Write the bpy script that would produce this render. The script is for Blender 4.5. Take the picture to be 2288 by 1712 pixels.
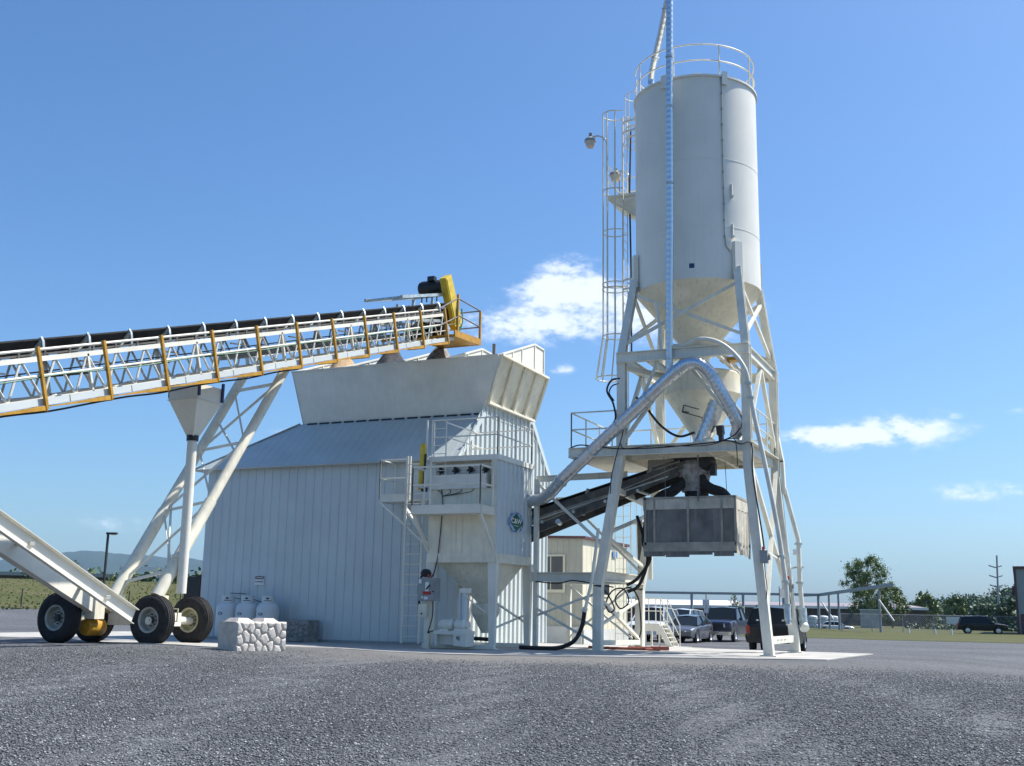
import bpy, math, random
import numpy as np
from mathutils import Vector, Matrix
R = math.radians
random.seed(7)
rng = np.random.default_rng(7)
for o in list(bpy.data.objects):
    bpy.data.objects.remove(o)
scene = bpy.context.scene
C = scene.collection

# ---------------------------------------------------------------- camera
cam_d = bpy.data.cameras.new("camera")
cam = bpy.data.objects.new("camera", cam_d)
C.objects.link(cam)
scene.camera = cam
FPX = 2500.0
cam_d.sensor_fit = 'HORIZONTAL'
cam_d.sensor_width = 36.0
cam_d.lens = FPX / 2288.0 * 36.0
cam_d.clip_start = 0.1
cam_d.clip_end = 30000
yaw, pitch, roll = R(24.1), math.atan(512 / FPX), 0.0165
Fv = Vector((-math.sin(yaw) * math.cos(pitch), math.cos(yaw) * math.cos(pitch), math.sin(pitch)))
R0 = Vector((math.cos(yaw), math.sin(yaw), 0))
U0 = R0.cross(Fv)
Rv = math.cos(roll) * R0 + math.sin(roll) * U0
Uv = -math.sin(roll) * R0 + math.cos(roll) * U0
m3 = Matrix((Rv, Uv, -Fv)).transposed()
cam.matrix_world = Matrix.Translation((0, 0, 1.05)) @ m3.to_4x4()

# ---------------------------------------------------------------- light
SUN_AZ, SUN_EL = 49.0, 55.0     # azimuth clockwise from +Y
sun_d = bpy.data.lights.new("sun", 'SUN')
sun_d.energy = 5.0
sun_d.angle = R(0.53)
sun_d.color = (1.0, 0.955, 0.88)
sun = bpy.data.objects.new("sun", sun_d)
C.objects.link(sun)
sdir = Vector((math.sin(R(SUN_AZ)) * math.cos(R(SUN_EL)), math.cos(R(SUN_AZ)) * math.cos(R(SUN_EL)), math.sin(R(SUN_EL))))
sun.rotation_euler = sdir.to_track_quat('Z', 'Y').to_euler()
sun.location = sdir * 60
scene.view_settings.view_transform = 'Standard'
scene.view_settings.look = 'None'
scene.view_settings.exposure = 0.6
scene.view_settings.gamma = 1.0

world = bpy.data.worlds.new("World")
scene.world = world
world.use_nodes = True
nt = world.node_tree
nt.nodes.clear()
def N(t, **k):
    n = nt.nodes.new(t)
    for a, b in k.items():
        setattr(n, a, b)
    return n
def L(a, b):
    nt.links.new(a, b)
def MA(op, a, b=None, c=None, clamp=False):
    n = nt.nodes.new('ShaderNodeMath'); n.operation = op; n.use_clamp = clamp
    for i, v in enumerate((a, b, c)):
        if v is None: continue
        if isinstance(v, (int, float)): n.inputs[i].default_value = v
        else: nt.links.new(v, n.inputs[i])
    return n.outputs[0]
def VM(op, a, b):
    n = nt.nodes.new('ShaderNodeVectorMath'); n.operation = op
    for i, v in enumerate((a, b)):
        if isinstance(v, (tuple, list, Vector)): n.inputs[i].default_value = tuple(v)
        else: nt.links.new(v, n.inputs[i])
    return n.outputs['Value'] if op == 'DOT_PRODUCT' else n.outputs[0]
sky = N('ShaderNodeTexSky', sky_type='NISHITA', sun_disc=False)
sky.sun_elevation = R(SUN_EL)
sky.sun_rotation = R(SUN_AZ)
sky.air_density = 1.0
sky.dust_density = 1.6
sky.ozone_density = 3.0
sky.altitude = 100
geo = N('ShaderNodeTexCoord')
D = geo.outputs['Generated']
hsv = N('ShaderNodeHueSaturation')
hsv.inputs['Saturation'].default_value = 1.12
L(sky.outputs[0], hsv.inputs['Color'])
tint = N('ShaderNodeMix', data_type='RGBA', blend_type='MULTIPLY'); tint.inputs['Factor'].default_value = 1
tint.inputs['B'].default_value = (.86, 1.07, 1.24, 1); L(hsv.outputs[0], tint.inputs['A'])
# fair weather clouds, each placed by azimuth / elevation on the sky
no1 = N('ShaderNodeTexNoise'); no1.inputs['Scale'].default_value = 46; no1.inputs['Detail'].default_value = 8; no1.inputs['Roughness'].default_value = .58
mp = N('ShaderNodeMapping'); mp.inputs['Scale'].default_value = (1, 1, 1.9)
L(D, mp.inputs['Vector']); L(mp.outputs[0], no1.inputs['Vector'])
no2 = N('ShaderNodeTexNoise'); no2.inputs['Scale'].default_value = 16; no2.inputs['Detail'].default_value = 5
L(mp.outputs[0], no2.inputs['Vector'])
CL = [  # azimuth, elevation, half width, half height (deg), strength
    (-20.6, 16.2, 3.6, 1.15, 1.0), (-22.6, 14.6, 4.4, .95, .95), (-17.2, 15.6, 3.4, 1.7, .95), (-21.2, 17.6, 1.6, .7, .7),
    (-14.0, 15.0, 2.6, 1.2, .8),
    (-6.3, 8.75, 3.9, .66, 1.25), (-5.0, 8.9, 2.6, .8, 1.2), (-21.4, 12.3, .8, .28, .55),
    (-35.6, 8.4, 1.2, .45, .6), (-2.2, 9.5, .5, .25, .5), (-1.0, 5.85, 2.6, .5, .62), (-1.2, 4.7, 1.9, .3, .3), (1.1, 9.6, 1.2, .25, .35),
    (-43, 3.9, 3.5, .5, .25), (-33.0, 12.0, .1, .1, .0)]
tot = None
for az, el, hw, hh, st in CL:
    if st == 0: continue
    a, e = R(az), R(el)
    c = Vector((math.sin(a) * math.cos(e), math.cos(a) * math.cos(e), math.sin(e)))
    rr = Vector((math.cos(a), -math.sin(a), 0)); uu = rr.cross(c)
    u = MA('DIVIDE', VM('DOT_PRODUCT', D, rr), math.sin(R(hw)))
    v = MA('DIVIDE', MA('SUBTRACT', VM('DOT_PRODUCT', D, uu), 0.0), math.sin(R(hh)))
    f = VM('DOT_PRODUCT', D, c)
    d2 = MA('ADD', MA('MULTIPLY', u, u), MA('MULTIPLY', v, v))
    g = MA('MULTIPLY', MA('EXPONENT', MA('MULTIPLY', d2, -1.1)), MA('GREATER_THAN', f, 0))
    g = MA('MULTIPLY', g, st)
    tot = g if tot is None else MA('MAXIMUM', tot, g)
no3 = N('ShaderNodeTexNoise'); no3.inputs['Scale'].default_value = 150; no3.inputs['Detail'].default_value = 6; L(mp.outputs[0], no3.inputs['Vector'])
nz = MA('ADD', MA('MULTIPLY', MA('SUBTRACT', no3.outputs[0], .5), .9), MA('ADD', MA('MULTIPLY', MA('SUBTRACT', no1.outputs[0], .5), 3.2), MA('MULTIPLY', MA('SUBTRACT', no2.outputs[0], .5), 2.4)))
dens = MA('ADD', tot, MA('MULTIPLY', nz, MA('MULTIPLY', MA('POWER', tot, .6), .75)))
mr = N('ShaderNodeMapRange', interpolation_type='SMOOTHERSTEP')
mr.inputs['From Min'].default_value = .08; mr.inputs['From Max'].default_value = 1.0
L(dens, mr.inputs['Value'])
cm = N('ShaderNodeMix', data_type='RGBA')
L(MA('MULTIPLY', mr.outputs[0], .80), cm.inputs['Factor'])
L(tint.outputs['Result'], cm.inputs['A'])
cm.inputs['B'].default_value = (8.2, 8.7, 9.6, 1)
bg = N('ShaderNodeBackground'); bg.inputs['Strength'].default_value = 0.094
L(cm.outputs['Result'], bg.inputs['Color'])
wo = N('ShaderNodeOutputWorld'); L(bg.outputs[0], wo.inputs['Surface'])

# ---------------------------------------------------------------- materials
def mat(name, col, rough=.6, metal=0., var=.08, vs=3., fine=0., fs=60., bump=0., bs=80., spec=.5, streak=0., col2=None, dirt=None, coat=0., trans=0.):
    m = bpy.data.materials.new(name); m.use_nodes = True
    global nt
    nt = m.node_tree
    b = nt.nodes['Principled BSDF']
    b.inputs['Roughness'].default_value = rough
    b.inputs['Metallic'].default_value = metal
    b.inputs['Specular IOR Level'].default_value = spec
    if coat: b.inputs['Coat Weight'].default_value = coat; b.inputs['Coat Roughness'].default_value = .06
    if trans: b.inputs['Transmission Weight'].default_value = trans
    tc = N('ShaderNodeTexCoord'); P = tc.outputs['Object']
    n1 = N('ShaderNodeTexNoise'); n1.inputs['Scale'].default_value = vs; n1.inputs['Detail'].default_value = 6; n1.inputs['Roughness'].default_value = .6
    L(P, n1.inputs['Vector'])
    c2 = col2 or tuple(max(0, c * (1 - 2.2 * var)) for c in col)
    c1 = tuple(min(1, c * (1 + var)) for c in col)
    rp = N('ShaderNodeMapRange'); rp.inputs['From Min'].default_value = .32; rp.inputs['From Max'].default_value = .68
    L(n1.outputs[0], rp.inputs['Value'])
    mx = N('ShaderNodeMix', data_type='RGBA'); L(rp.outputs[0], mx.inputs['Factor'])
    mx.inputs['A'].default_value = (*c2, 1); mx.inputs['B'].default_value = (*c1, 1)
    out = mx.outputs['Result']
    if fine:
        n2 = N('ShaderNodeTexNoise'); n2.inputs['Scale'].default_value = fs; n2.inputs['Detail'].default_value = 3
        L(P, n2.inputs['Vector'])
        k = MA('ADD', MA('MULTIPLY', MA('SUBTRACT', n2.outputs[0], .5), fine * 2), 1.0)
        vv = N('ShaderNodeVectorMath', operation='SCALE'); L(out, vv.inputs[0]); L(k, vv.inputs['Scale']); out = vv.outputs[0]
    if streak:
        mpp = N('ShaderNodeMapping'); mpp.inputs['Scale'].default_value = (7, 7, .35); L(P, mpp.inputs['Vector'])
        n3 = N('ShaderNodeTexNoise'); n3.inputs['Scale'].default_value = 1.6; n3.inputs['Detail'].default_value = 5; L(mpp.outputs[0], n3.inputs['Vector'])
        r3 = N('ShaderNodeMapRange'); r3.inputs['From Min'].default_value = .52; r3.inputs['From Max'].default_value = .78; r3.inputs['To Max'].default_value = streak
        L(n3.outputs[0], r3.inputs['Value'])
        m3_ = N('ShaderNodeMix', data_type='RGBA'); L(r3.outputs[0], m3_.inputs['Factor']); L(out, m3_.inputs['A'])
        m3_.inputs['B'].default_value = (*(dirt or (.2, .17, .13)), 1); out = m3_.outputs['Result']
    L(out, b.inputs['Base Color'])
    if var:
        L(MA('ADD', MA('MULTIPLY', n1.outputs[0], .2), rough - .1, clamp=True), b.inputs['Roughness'])
    if bump:
        nb = N('ShaderNodeTexNoise'); nb.inputs['Scale'].default_value = bs; nb.inputs['Detail'].default_value = 4; L(P, nb.inputs['Vector'])
        bp = N('ShaderNodeBump'); bp.inputs['Strength'].default_value = bump; bp.inputs['Distance'].default_value = .02
        L(nb.outputs[0], bp.inputs['Height']); L(bp.outputs[0], b.inputs['Normal'])
    return m
M = {}
M['white'] = mat('white_paint', (.76, .735, .64), .45, var=.05, vs=1.2, streak=.18, dirt=(.45, .4, .32), fine=.03)
M['silo'] = mat('silo_paint', (.76, .74, .65), .42, var=.04, vs=.5, streak=.16, dirt=(.5, .47, .4))
M['cream'] = mat('cream_steel', (.80, .755, .61), .5, var=.08, vs=1.5, streak=.35, dirt=(.35, .28, .18))
M['steel'] = mat('painted_tower_steel', (.74, .72, .62), .5, var=.07, vs=2., streak=.25, dirt=(.33, .29, .22), fine=.05)
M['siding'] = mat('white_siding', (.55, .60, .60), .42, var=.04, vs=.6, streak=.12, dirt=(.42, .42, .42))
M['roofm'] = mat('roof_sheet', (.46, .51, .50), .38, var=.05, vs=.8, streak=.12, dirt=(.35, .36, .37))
M['galv'] = mat('galvanised_sheet', (.60, .64, .68), .33, metal=1., var=.04, vs=4., fine=.05, fs=25)
M['galvd'] = mat('galvanised_idler', (.55, .6, .58), .4, metal=.5, var=.15, vs=9.)
M['yellow'] = mat('safety_yellow', (.50, .26, .02), .5, var=.14, vs=5., streak=.35, dirt=(.2, .09, .02))
M['guard'] = mat('guard_yellow', (.62, .46, .04), .5, var=.12, vs=4., streak=.3, dirt=(.3, .2, .05))
M['rubber'] = mat('black_rubber', (.022, .022, .024), .75, var=.3, vs=4., fine=.2)
M['belt'] = mat('conveyor_belt', (.02, .02, .022), .7, var=.3, vs=3., streak=.25, dirt=(.10, .09, .08))
M['dusty'] = mat('dusty_dark_steel', (.10, .095, .085), .75, var=.35, vs=3., col2=(.04, .038, .035), streak=.3, dirt=(.22, .2, .17))
M['tyre'] = mat('tyre_rubber', (.024, .023, .024), .85, var=.35, vs=9., fine=.25, bump=.4, bs=60)
M['rim'] = mat('rim_paint', (.44, .43, .38), .5, var=.15, vs=6., streak=.25)
M['rimc'] = mat('rim_cream', (.55, .52, .34), .5, var=.15, vs=6.)
M['concrete'] = mat('concrete', (.42, .405, .375), .9, var=.12, vs=1.2, fine=.12, fs=45, bump=.3)
M['block'] = mat('block_concrete', (.60, .555, .50), .9, var=.12, vs=6., fine=.1, fs=60, bump=.5, bs=50)
M['blockd'] = mat('dark_block_concrete', (.30, .29, .27), .9, var=.2, vs=6., fine=.15, fs=60, bump=.5, bs=50)  # darker version of the block concrete
M['grey'] = mat('grey_enclosure', (.28, .30, .30), .45, var=.06, vs=4.)
M['black'] = mat('black_plastic', (.015, .015, .017), .45, var=.1)
M['cable'] = mat('cable_black', (.02, .02, .022), .6, var=.1)
M['red'] = mat('red_paint', (.42, .03, .025), .45, var=.1)
M['decalw'] = mat('decal_white', (.78, .78, .76), .6, var=.02)
M['decalg'] = mat('decal_green', (.015, .13, .06), .55, var=.1)
M['decalb'] = mat('decal_blue', (.10, .22, .48), .55, var=.1)
M['decallb'] = mat('decal_light_blue', (.40, .52, .72), .55, var=.1)
M['navy'] = mat('decal_navy', (.02, .04, .14), .5, var=.1)
M['mesh'] = mat('dusty_curtain', (.17, .165, .155), .85, var=.18, vs=2., streak=.55, dirt=(.33, .31, .28), fine=.15, fs=120)
M['curt'] = mat('shroud_canvas', (.52, .49, .41), .8, var=.14, vs=2.5, streak=.45, dirt=(.3, .27, .22))
M['shroudf'] = mat('shroud_frame', (.34, .32, .27), .7, var=.15, vs=3., streak=.3)
M['canvas'] = mat('grey_canvas', (.34, .335, .33), .9, var=.25, vs=5., bump=.5, bs=9)
M['tan'] = mat('office_siding_shaded', (.43, .42, .345), .55, var=.06, vs=1., streak=.12)  # darker copy of the office siding, the front wall's shade put into its colour
M['cream2'] = mat('office_siding_sunlit', (.66, .62, .47), .55, var=.05, vs=1., streak=.1)  # paler copy, sun on the side wall put into its colour; also trim, shed gable
M['maroon'] = mat('maroon_trim', (.12, .045, .045), .5, var=.1)
M['brown'] = mat('dark_wall', (.075, .062, .055), .7, var=.15, vs=.4)
M['roofw'] = mat('far_roof_white', (.72, .70, .70), .5, var=.05, vs=.2)
M['roofr'] = mat('far_roof_red', (.30, .25, .25), .5, var=.05, vs=.2)
M['glass'] = mat('dark_glass', (.03, .035, .04), .06, var=0, spec=.9)
M['glassc'] = mat('car_glass', (.012, .016, .018), .1, var=0, spec=.35)
M['glassb'] = mat('lamp_glass', (.55, .5, .42), .2, var=.03)
M['chrome'] = mat('chrome', (.75, .75, .75), .15, metal=1., var=.02)
M['alloy'] = mat('alloy_wheel', (.6, .6, .6), .3, metal=.8, var=.05)
M['pole'] = mat('dark_pole', (.03, .028, .028), .5, var=.1)
M['wood'] = mat('weathered_pole', (.22, .2, .19), .8, var=.15)
M['postg'] = mat('grey_blue_steel', (.30, .32, .36), .5, var=.08)
M['sand'] = mat('tan_sand', (.48, .33, .19), .95, var=.15, vs=3., fine=.25, fs=25, bump=.8, bs=18)
M['slate'] = mat('dark_aggregate', (.055, .058, .068), .9, var=.3, vs=5., fine=.4, fs=22, bump=1., bs=20)
M['peb'] = mat('grey_pebbles', (.30, .27, .24), .9, var=.3, vs=5., fine=.5, fs=20, bump=1., bs=20)
M['leaf1'] = mat('leaf_mid', (.15, .20, .06), .6, var=.25, vs=.8, col2=(.08, .12, .035))
M['leaf2'] = mat('leaf_dark', (.07, .115, .05), .6, var=.3, vs=.1, col2=(.035, .065, .032))
M['bark'] = mat('bark', (.09, .07, .055), .9, var=.2)
M['tank'] = mat('tank_paint', (.62, .64, .63), .35, var=.04, vs=3.)
M['ibc'] = mat('white_plastic', (.62, .66, .68), .5, var=.1)
M['skirt'] = mat('skirting_sheet', (.58, .58, .55), .5, var=.05)
M['ridge'] = mat('forested_ridge', (.018, .036, .022), .95, var=.25, vs=.004, col2=(.012, .026, .016), fine=.2, fs=.03)
def carpaint(n, c):
    return mat(n, c, .3, metal=0., var=.02, coat=.5)
M['car_black'] = mat('black_car_paint', (.008, .009, .011), .35, var=.02, coat=.12, spec=.3)
M['car_grey'] = carpaint('grey_car_paint', (.085, .095, .115))
M['car_blue'] = carpaint('dark_blue_car_paint', (.018, .022, .05))
M['car_white'] = carpaint('white_car_paint', (.62, .65, .68))
M['tail'] = mat('tail_lamp', (.28, .012, .012), .2, var=.02)
M['head'] = mat('head_lamp', (.75, .75, .72), .12, var=.02)
M['plate'] = mat('number_plate', (.55, .57, .6), .5, var=.05)

# ground materials
def gravel_mat():
    m = bpy.data.materials.new('blue_grey_gravel'); m.use_nodes = True
    global nt
    nt = m.node_tree
    b = nt.nodes['Principled BSDF']; b.inputs['Roughness'].default_value = .85
    P = N('ShaderNodeTexCoord').outputs['Object']
    v = N('ShaderNodeTexVoronoi'); v.inputs['Scale'].default_value = 38; L(P, v.inputs['Vector'])
    v2 = N('ShaderNodeTexVoronoi'); v2.inputs['Scale'].default_value = 19; L(P, v2.inputs['Vector'])
    sep = N('ShaderNodeSeparateColor'); L(v.outputs['Color'], sep.inputs[0])
    sep2 = N('ShaderNodeSeparateColor'); L(v2.outputs['Color'], sep2.inputs[0])
    cr = N('ShaderNodeValToRGB'); e = cr.color_ramp.elements
    e[0].position = 0; e[0].color = (.018, .02, .024, 1); e[1].position = 1; e[1].color = (.34, .345, .36, 1)
    x = cr.color_ramp.elements.new(.5); x.color = (.092, .096, .104, 1)
    x = cr.color_ramp.elements.new(.88); x.color = (.15, .155, .165, 1)
    L(MA('ADD', MA('MULTIPLY', sep.outputs[0], .6), MA('MULTIPLY', sep2.outputs[1], .4)), cr.inputs[0])
    big = N('ShaderNodeTexNoise'); big.inputs['Scale'].default_value = .16; big.inputs['Detail'].default_value = 7; big.inputs['Roughness'].default_value = .62; L(P, big.inputs['Vector'])
    mpx = N('ShaderNodeMapping'); mpx.inputs['Rotation'].default_value = (0, 0, R(-14)); mpx.inputs['Scale'].default_value = (.06, .55, 1); L(P, mpx.inputs['Vector'])
    tr = N('ShaderNodeTexNoise'); tr.inputs['Scale'].default_value = 1.1; tr.inputs['Detail'].default_value = 5; L(mpx.outputs[0], tr.inputs['Vector'])
    k = MA('ADD', MA('ADD', MA('MULTIPLY', MA('SUBTRACT', big.outputs[0], .5), .9), MA('MULTIPLY', MA('SUBTRACT', tr.outputs[0], .5), 1.1)), 1.0)
    vv = N('ShaderNodeVectorMath', operation='SCALE'); L(cr.outputs[0], vv.inputs[0]); L(k, vv.inputs['Scale'])
    # dusty warm fines tracked out beside the pad
    dd = N('ShaderNodeTexNoise'); dd.inputs['Scale'].default_value = .45; dd.inputs['Detail'].default_value = 6; L(P, dd.inputs['Vector'])
    sx = N('ShaderNodeSeparateXYZ'); L(P, sx.inputs[0])
    gx = MA('ADD', MA('POWER', MA('DIVIDE', MA('ADD', sx.outputs[0], 10.5), 6.5), 2.0), MA('POWER', MA('DIVIDE', MA('SUBTRACT', sx.outputs[1], 24.5), 3.6), 2.0))
    g = MA('MULTIPLY', MA('EXPONENT', MA('MULTIPLY', gx, -1.0)), MA('MULTIPLY', dd.outputs[0], 1.25), clamp=True)
    mx = N('ShaderNodeMix', data_type='RGBA'); L(g, mx.inputs['Factor']); L(vv.outputs[0], mx.inputs['A']); mx.inputs['B'].default_value = (.20, .188, .168, 1)
    L(mx.outputs['Result'], b.inputs['Base Color'])
    bp = N('ShaderNodeBump'); bp.inputs['Strength'].default_value = .85; bp.inputs['Distance'].default_value = .025
    L(MA('SUBTRACT', 1.0, v.outputs['Distance']), bp.inputs['Height']); L(bp.outputs[0], b.inputs['Normal'])
    return m
M['gravel'] = gravel_mat()
def stone_mat():
    m = bpy.data.materials.new('loose_stone'); m.use_nodes = True
    global nt
    nt = m.node_tree
    b = nt.nodes['Principled BSDF']; b.inputs['Roughness'].default_value = .8
    g = N('ShaderNodeNewGeometry')
    cr = N('ShaderNodeValToRGB'); e = cr.color_ramp.elements
    e[0].position = 0; e[0].color = (.03, .033, .04, 1); e[1].position = 1; e[1].color = (.6, .6, .6, 1)
    for p_, c_ in ((.4, (.115, .12, .128)), (.8, (.18, .186, .194)), (.96, (.36, .36, .355))):
        x = cr.color_ramp.elements.new(p_); x.color = (*c_, 1)
    L(g.outputs['Random Per Island'], cr.inputs[0]); L(cr.outputs[0], b.inputs['Base Color'])
    return m
M['stone'] = stone_mat()
def grass_mat(n, c1, c2, c3):
    m = bpy.data.materials.new(n); m.use_nodes = True
    global nt
    nt = m.node_tree
    b = nt.nodes['Principled BSDF']; b.inputs['Roughness'].default_value = .9; b.inputs['Specular IOR Level'].default_value = .2
    P = N('ShaderNodeTexCoord').outputs['Object']
    mpx = N('ShaderNodeMapping'); mpx.inputs['Rotation'].default_value = (0, 0, R(40)); mpx.inputs['Scale'].default_value = (.25, 1, 1); L(P, mpx.inputs['Vector'])
    a = N('ShaderNodeTexNoise'); a.inputs['Scale'].default_value = .22; a.inputs['Detail'].default_value = 8; a.inputs['Roughness'].default_value = .65; L(mpx.outputs[0], a.inputs['Vector'])
    f = N('ShaderNodeTexNoise'); f.inputs['Scale'].default_value = 2.5; f.inputs['Detail'].default_value = 6; L(P, f.inputs['Vector'])
    cr = N('ShaderNodeValToRGB'); e = cr.color_ramp.elements
    e[0].position = .3; e[0].color = (*c1, 1); e[1].position = .72; e[1].color = (*c3, 1)
    x = cr.color_ramp.elements.new(.5); x.color = (*c2, 1)
    L(MA('ADD', MA('MULTIPLY', a.outputs[0], .7), MA('MULTIPLY', f.outputs[0], .3)), cr.inputs[0])
    L(cr.outputs[0], b.inputs['Base Color'])
    bp = N('ShaderNodeBump'); bp.inputs['Strength'].default_value = .3; bp.inputs['Distance'].default_value = .1
    L(f.outputs[0], bp.inputs['Height']); L(bp.outputs[0], b.inputs['Normal'])
    return m
M['grass'] = grass_mat('meadow', (.045, .06, .015), (.075, .08, .024), (.115, .10, .052))
M['blade'] = mat('grass_blades', (.075, .09, .028), .8, var=.3, vs=.3, col2=(.05, .065, .02))

# ---------------------------------------------------------------- helpers
def tag(o, label=None, cat=None, group=None, kind=None):
    if label: o['label'] = label
    if cat: o['category'] = cat
    if group: o['group'] = group
    if kind: o['kind'] = kind
    return o
def empty(name, loc, label, cat, group=None):
    o = bpy.data.objects.new(name, None); C.objects.link(o); o.location = loc
    o.empty_display_size = .3
    return tag(o, label, cat, group)
def wloc(p):
    v = Vector((0, 0, 0))
    while p is not None:
        v += Vector(p.location); p = p.parent
    return v
class MB:
    def __init__(s): s.v = []; s.f = []; s.g = []
    def add(s, vs, fs):
        n = len(s.v); s.g.append((n, len(s.f))); s.v += [tuple(a) for a in vs]; s.f += [tuple(i + n for i in f) for f in fs]; return s
    def box(s, c, d, rz=0.):
        x, y, z = c; a, b, h = d[0] / 2, d[1] / 2, d[2] / 2
        co, si = math.cos(rz), math.sin(rz)
        vs = [(x + co * i * a - si * j * b, y + si * i * a + co * j * b, z + k * h) for k in (-1, 1) for i, j in ((-1, -1), (1, -1), (1, 1), (-1, 1))]
        return s.add(vs, [(3, 2, 1, 0), (4, 5, 6, 7), (0, 1, 5, 4), (1, 2, 6, 5), (2, 3, 7, 6), (3, 0, 4, 7)])
    def box2(s, a, b):
        return s.box([(a[i] + b[i]) / 2 for i in range(3)], [abs(b[i] - a[i]) for i in range(3)])
    def frame(s, p0, p1, up=(0, 0, 1)):
        d = (Vector(p1) - Vector(p0)).normalized(); u = Vector(up)
        if abs(d.dot(u)) > .97: u = Vector((0, 1, 0)) if abs(d.y) < .9 else Vector((1, 0, 0))
        x = d.cross(u).normalized(); y = x.cross(d).normalized()
        return d, x, y
    def prof(s, p0, p1, pts, up=(0, 0, 1), caps=True):
        d, x, y = s.frame(p0, p1, up); n = len(pts)
        vs = [Vector(p) + x * a + y * b for p in (p0, p1) for a, b in pts]
        fs = [(i, (i + 1) % n, n + (i + 1) % n, n + i) for i in range(n)]
        if caps: fs += [tuple(range(n - 1, -1, -1)), tuple(range(n, 2 * n))]
        return s.add(vs, fs)
    def beam(s, p0, p1, w=.1, h=None, up=(0, 0, 1)):
        h = h or w; a, b = w / 2, h / 2
        return s.prof(p0, p1, [(-a, -b), (a, -b), (a, b), (-a, b)], up)
    def ibeam(s, p0, p1, w=.2, h=.25, t=.018, up=(0, 0, 1)):
        a, b = w / 2, h / 2; t2 = t * .7
        return s.prof(p0, p1, [(-a, -b), (a, -b), (a, -b + t), (t2, -b + t), (t2, b - t), (a, b - t), (a, b), (-a, b), (-a, b - t), (-t2, b - t), (-t2, -b + t), (-a, -b + t)], up)
    def angle(s, p0, p1, w=.08, t=.012, up=(0, 0, 1)):
        return s.prof(p0, p1, [(-w / 2, -w / 2), (w / 2, -w / 2), (w / 2, -w / 2 + t), (-w / 2 + t, -w / 2 + t), (-w / 2 + t, w / 2), (-w / 2, w / 2)], up)
    def tube(s, p0, p1, r=.02, n=8, r1=None, caps=True):
        d, x, y = s.frame(p0, p1); r1 = r if r1 is None else r1
        vs = [Vector(p) + (x * math.cos(2 * math.pi * i / n) + y * math.sin(2 * math.pi * i / n)) * q for p, q in ((p0, r), (p1, r1)) for i in range(n)]
        fs = [(i, (i + 1) % n, n + (i + 1) % n, n + i) for i in range(n)]
        if caps: fs += [tuple(range(n - 1, -1, -1)), tuple(range(n, 2 * n))]
        return s.add(vs, fs)
    def path(s, pts, r=.02, n=8, ridge=0., rstep=.12, closed=False):
        P = [Vector(p) for p in pts]
        if ridge:
            Q = []
            for a, b in zip(P[:-1], P[1:]):
                m = max(1, int((b - a).length / rstep))
                for i in range(m): Q.append((a.lerp(b, i / m), ridge)); Q.append((a.lerp(b, (i + .18) / m), 0)); Q.append((a.lerp(b, (i + .9) / m), 0))
            Q.append((P[-1], 0))
        else: Q = [(p, 0) for p in P]
        if closed: Q.append(Q[0])
        rings = []; x = None
        for i, (p, rd) in enumerate(Q):
            a = Q[max(0, i - 1)][0]; b = Q[min(len(Q) - 1, i + 1)][0]
            if closed and i in (0, len(Q) - 1): a, b = Q[-2][0], Q[1][0]
            d = (b - a).normalized()
            if x is None:
                u = Vector((0, 0, 1)) if abs(d.z) < .9 else Vector((0, 1, 0))
                x = d.cross(u).normalized()
            x = (x - d * x.dot(d)).normalized(); y = x.cross(d)
            rings.append([p + (x * math.cos(2 * math.pi * k / n) + y * math.sin(2 * math.pi * k / n)) * (r + rd) for k in range(n)])
        vs = [v for g in rings for v in g]; fs = []
        for i in range(len(rings) - 1):
            for k in range(n): fs.append((i * n + k, i * n + (k + 1) % n, (i + 1) * n + (k + 1) % n, (i + 1) * n + k))
        if not closed: fs += [tuple(range(n - 1, -1, -1)), tuple(range(len(vs) - n, len(vs)))]
        return s.add(vs, fs)
    def lathe(s, c, prof, n=24, axis='z', a0=0, a1=2 * math.pi, caps=True):
        full = abs(a1 - a0 - 2 * math.pi) < 1e-6; m = n if full else n + 1
        vs = []
        for r, h in prof:
            for i in range(m):
                a = a0 + (a1 - a0) * i / n; p, q = r * math.cos(a), r * math.sin(a)
                vs.append({'z': (c[0] + p, c[1] + q, c[2] + h), 'y': (c[0] + p, c[1] + h, c[2] + q), 'x': (c[0] + h, c[1] + p, c[2] + q)}[axis])
        fs = []
        for j in range(len(prof) - 1):
            for i in range(n):
                k = (i + 1) % m; fs.append((j * m + i, j * m + k, (j + 1) * m + k, (j + 1) * m + i))
        if caps and full: fs += [tuple(range(m - 1, -1, -1)), tuple(range(len(vs) - m, len(vs)))]
        return s.add(vs, fs)
    def quad(s, *p): return s.add(p, [tuple(range(len(p)))])
    def slab(s, pts, n, t):
        n = Vector(n).normalized() * t; k = len(pts)
        vs = [Vector(p) for p in pts] + [Vector(p) + n for p in pts]
        return s.add(vs, [tuple(range(k - 1, -1, -1)), tuple(range(k, 2 * k))] + [(i, (i + 1) % k, k + (i + 1) % k, k + i) for i in range(k)])
    def ring(s, c, r, t=.02, n=32, a0=0, a1=360, h=None):
        """flat-bar / pipe ring in the XY plane"""
        pts = [(c[0] + r * math.cos(R(a0 + (a1 - a0) * i / n)), c[1] + r * math.sin(R(a0 + (a1 - a0) * i / n)), c[2]) for i in range(n + 1)]
        if abs(a1 - a0) >= 359.9: return s.path(pts[:-1], t, 6, closed=True)
        return s.path(pts, t, 6)
    def split(s, name, m, parent=None, smooth=True):
        """every bar becomes an object of its own"""
        g = s.g + [(len(s.v), len(s.f))]; o = None
        for (v0, f0), (v1, f1) in zip(g[:-1], g[1:]):
            q = MB(); q.add(s.v[v0:v1], [tuple(i - v0 for i in f) for f in s.f[f0:f1]]); o = q.build(name, m, parent, smooth)
        return o
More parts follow.
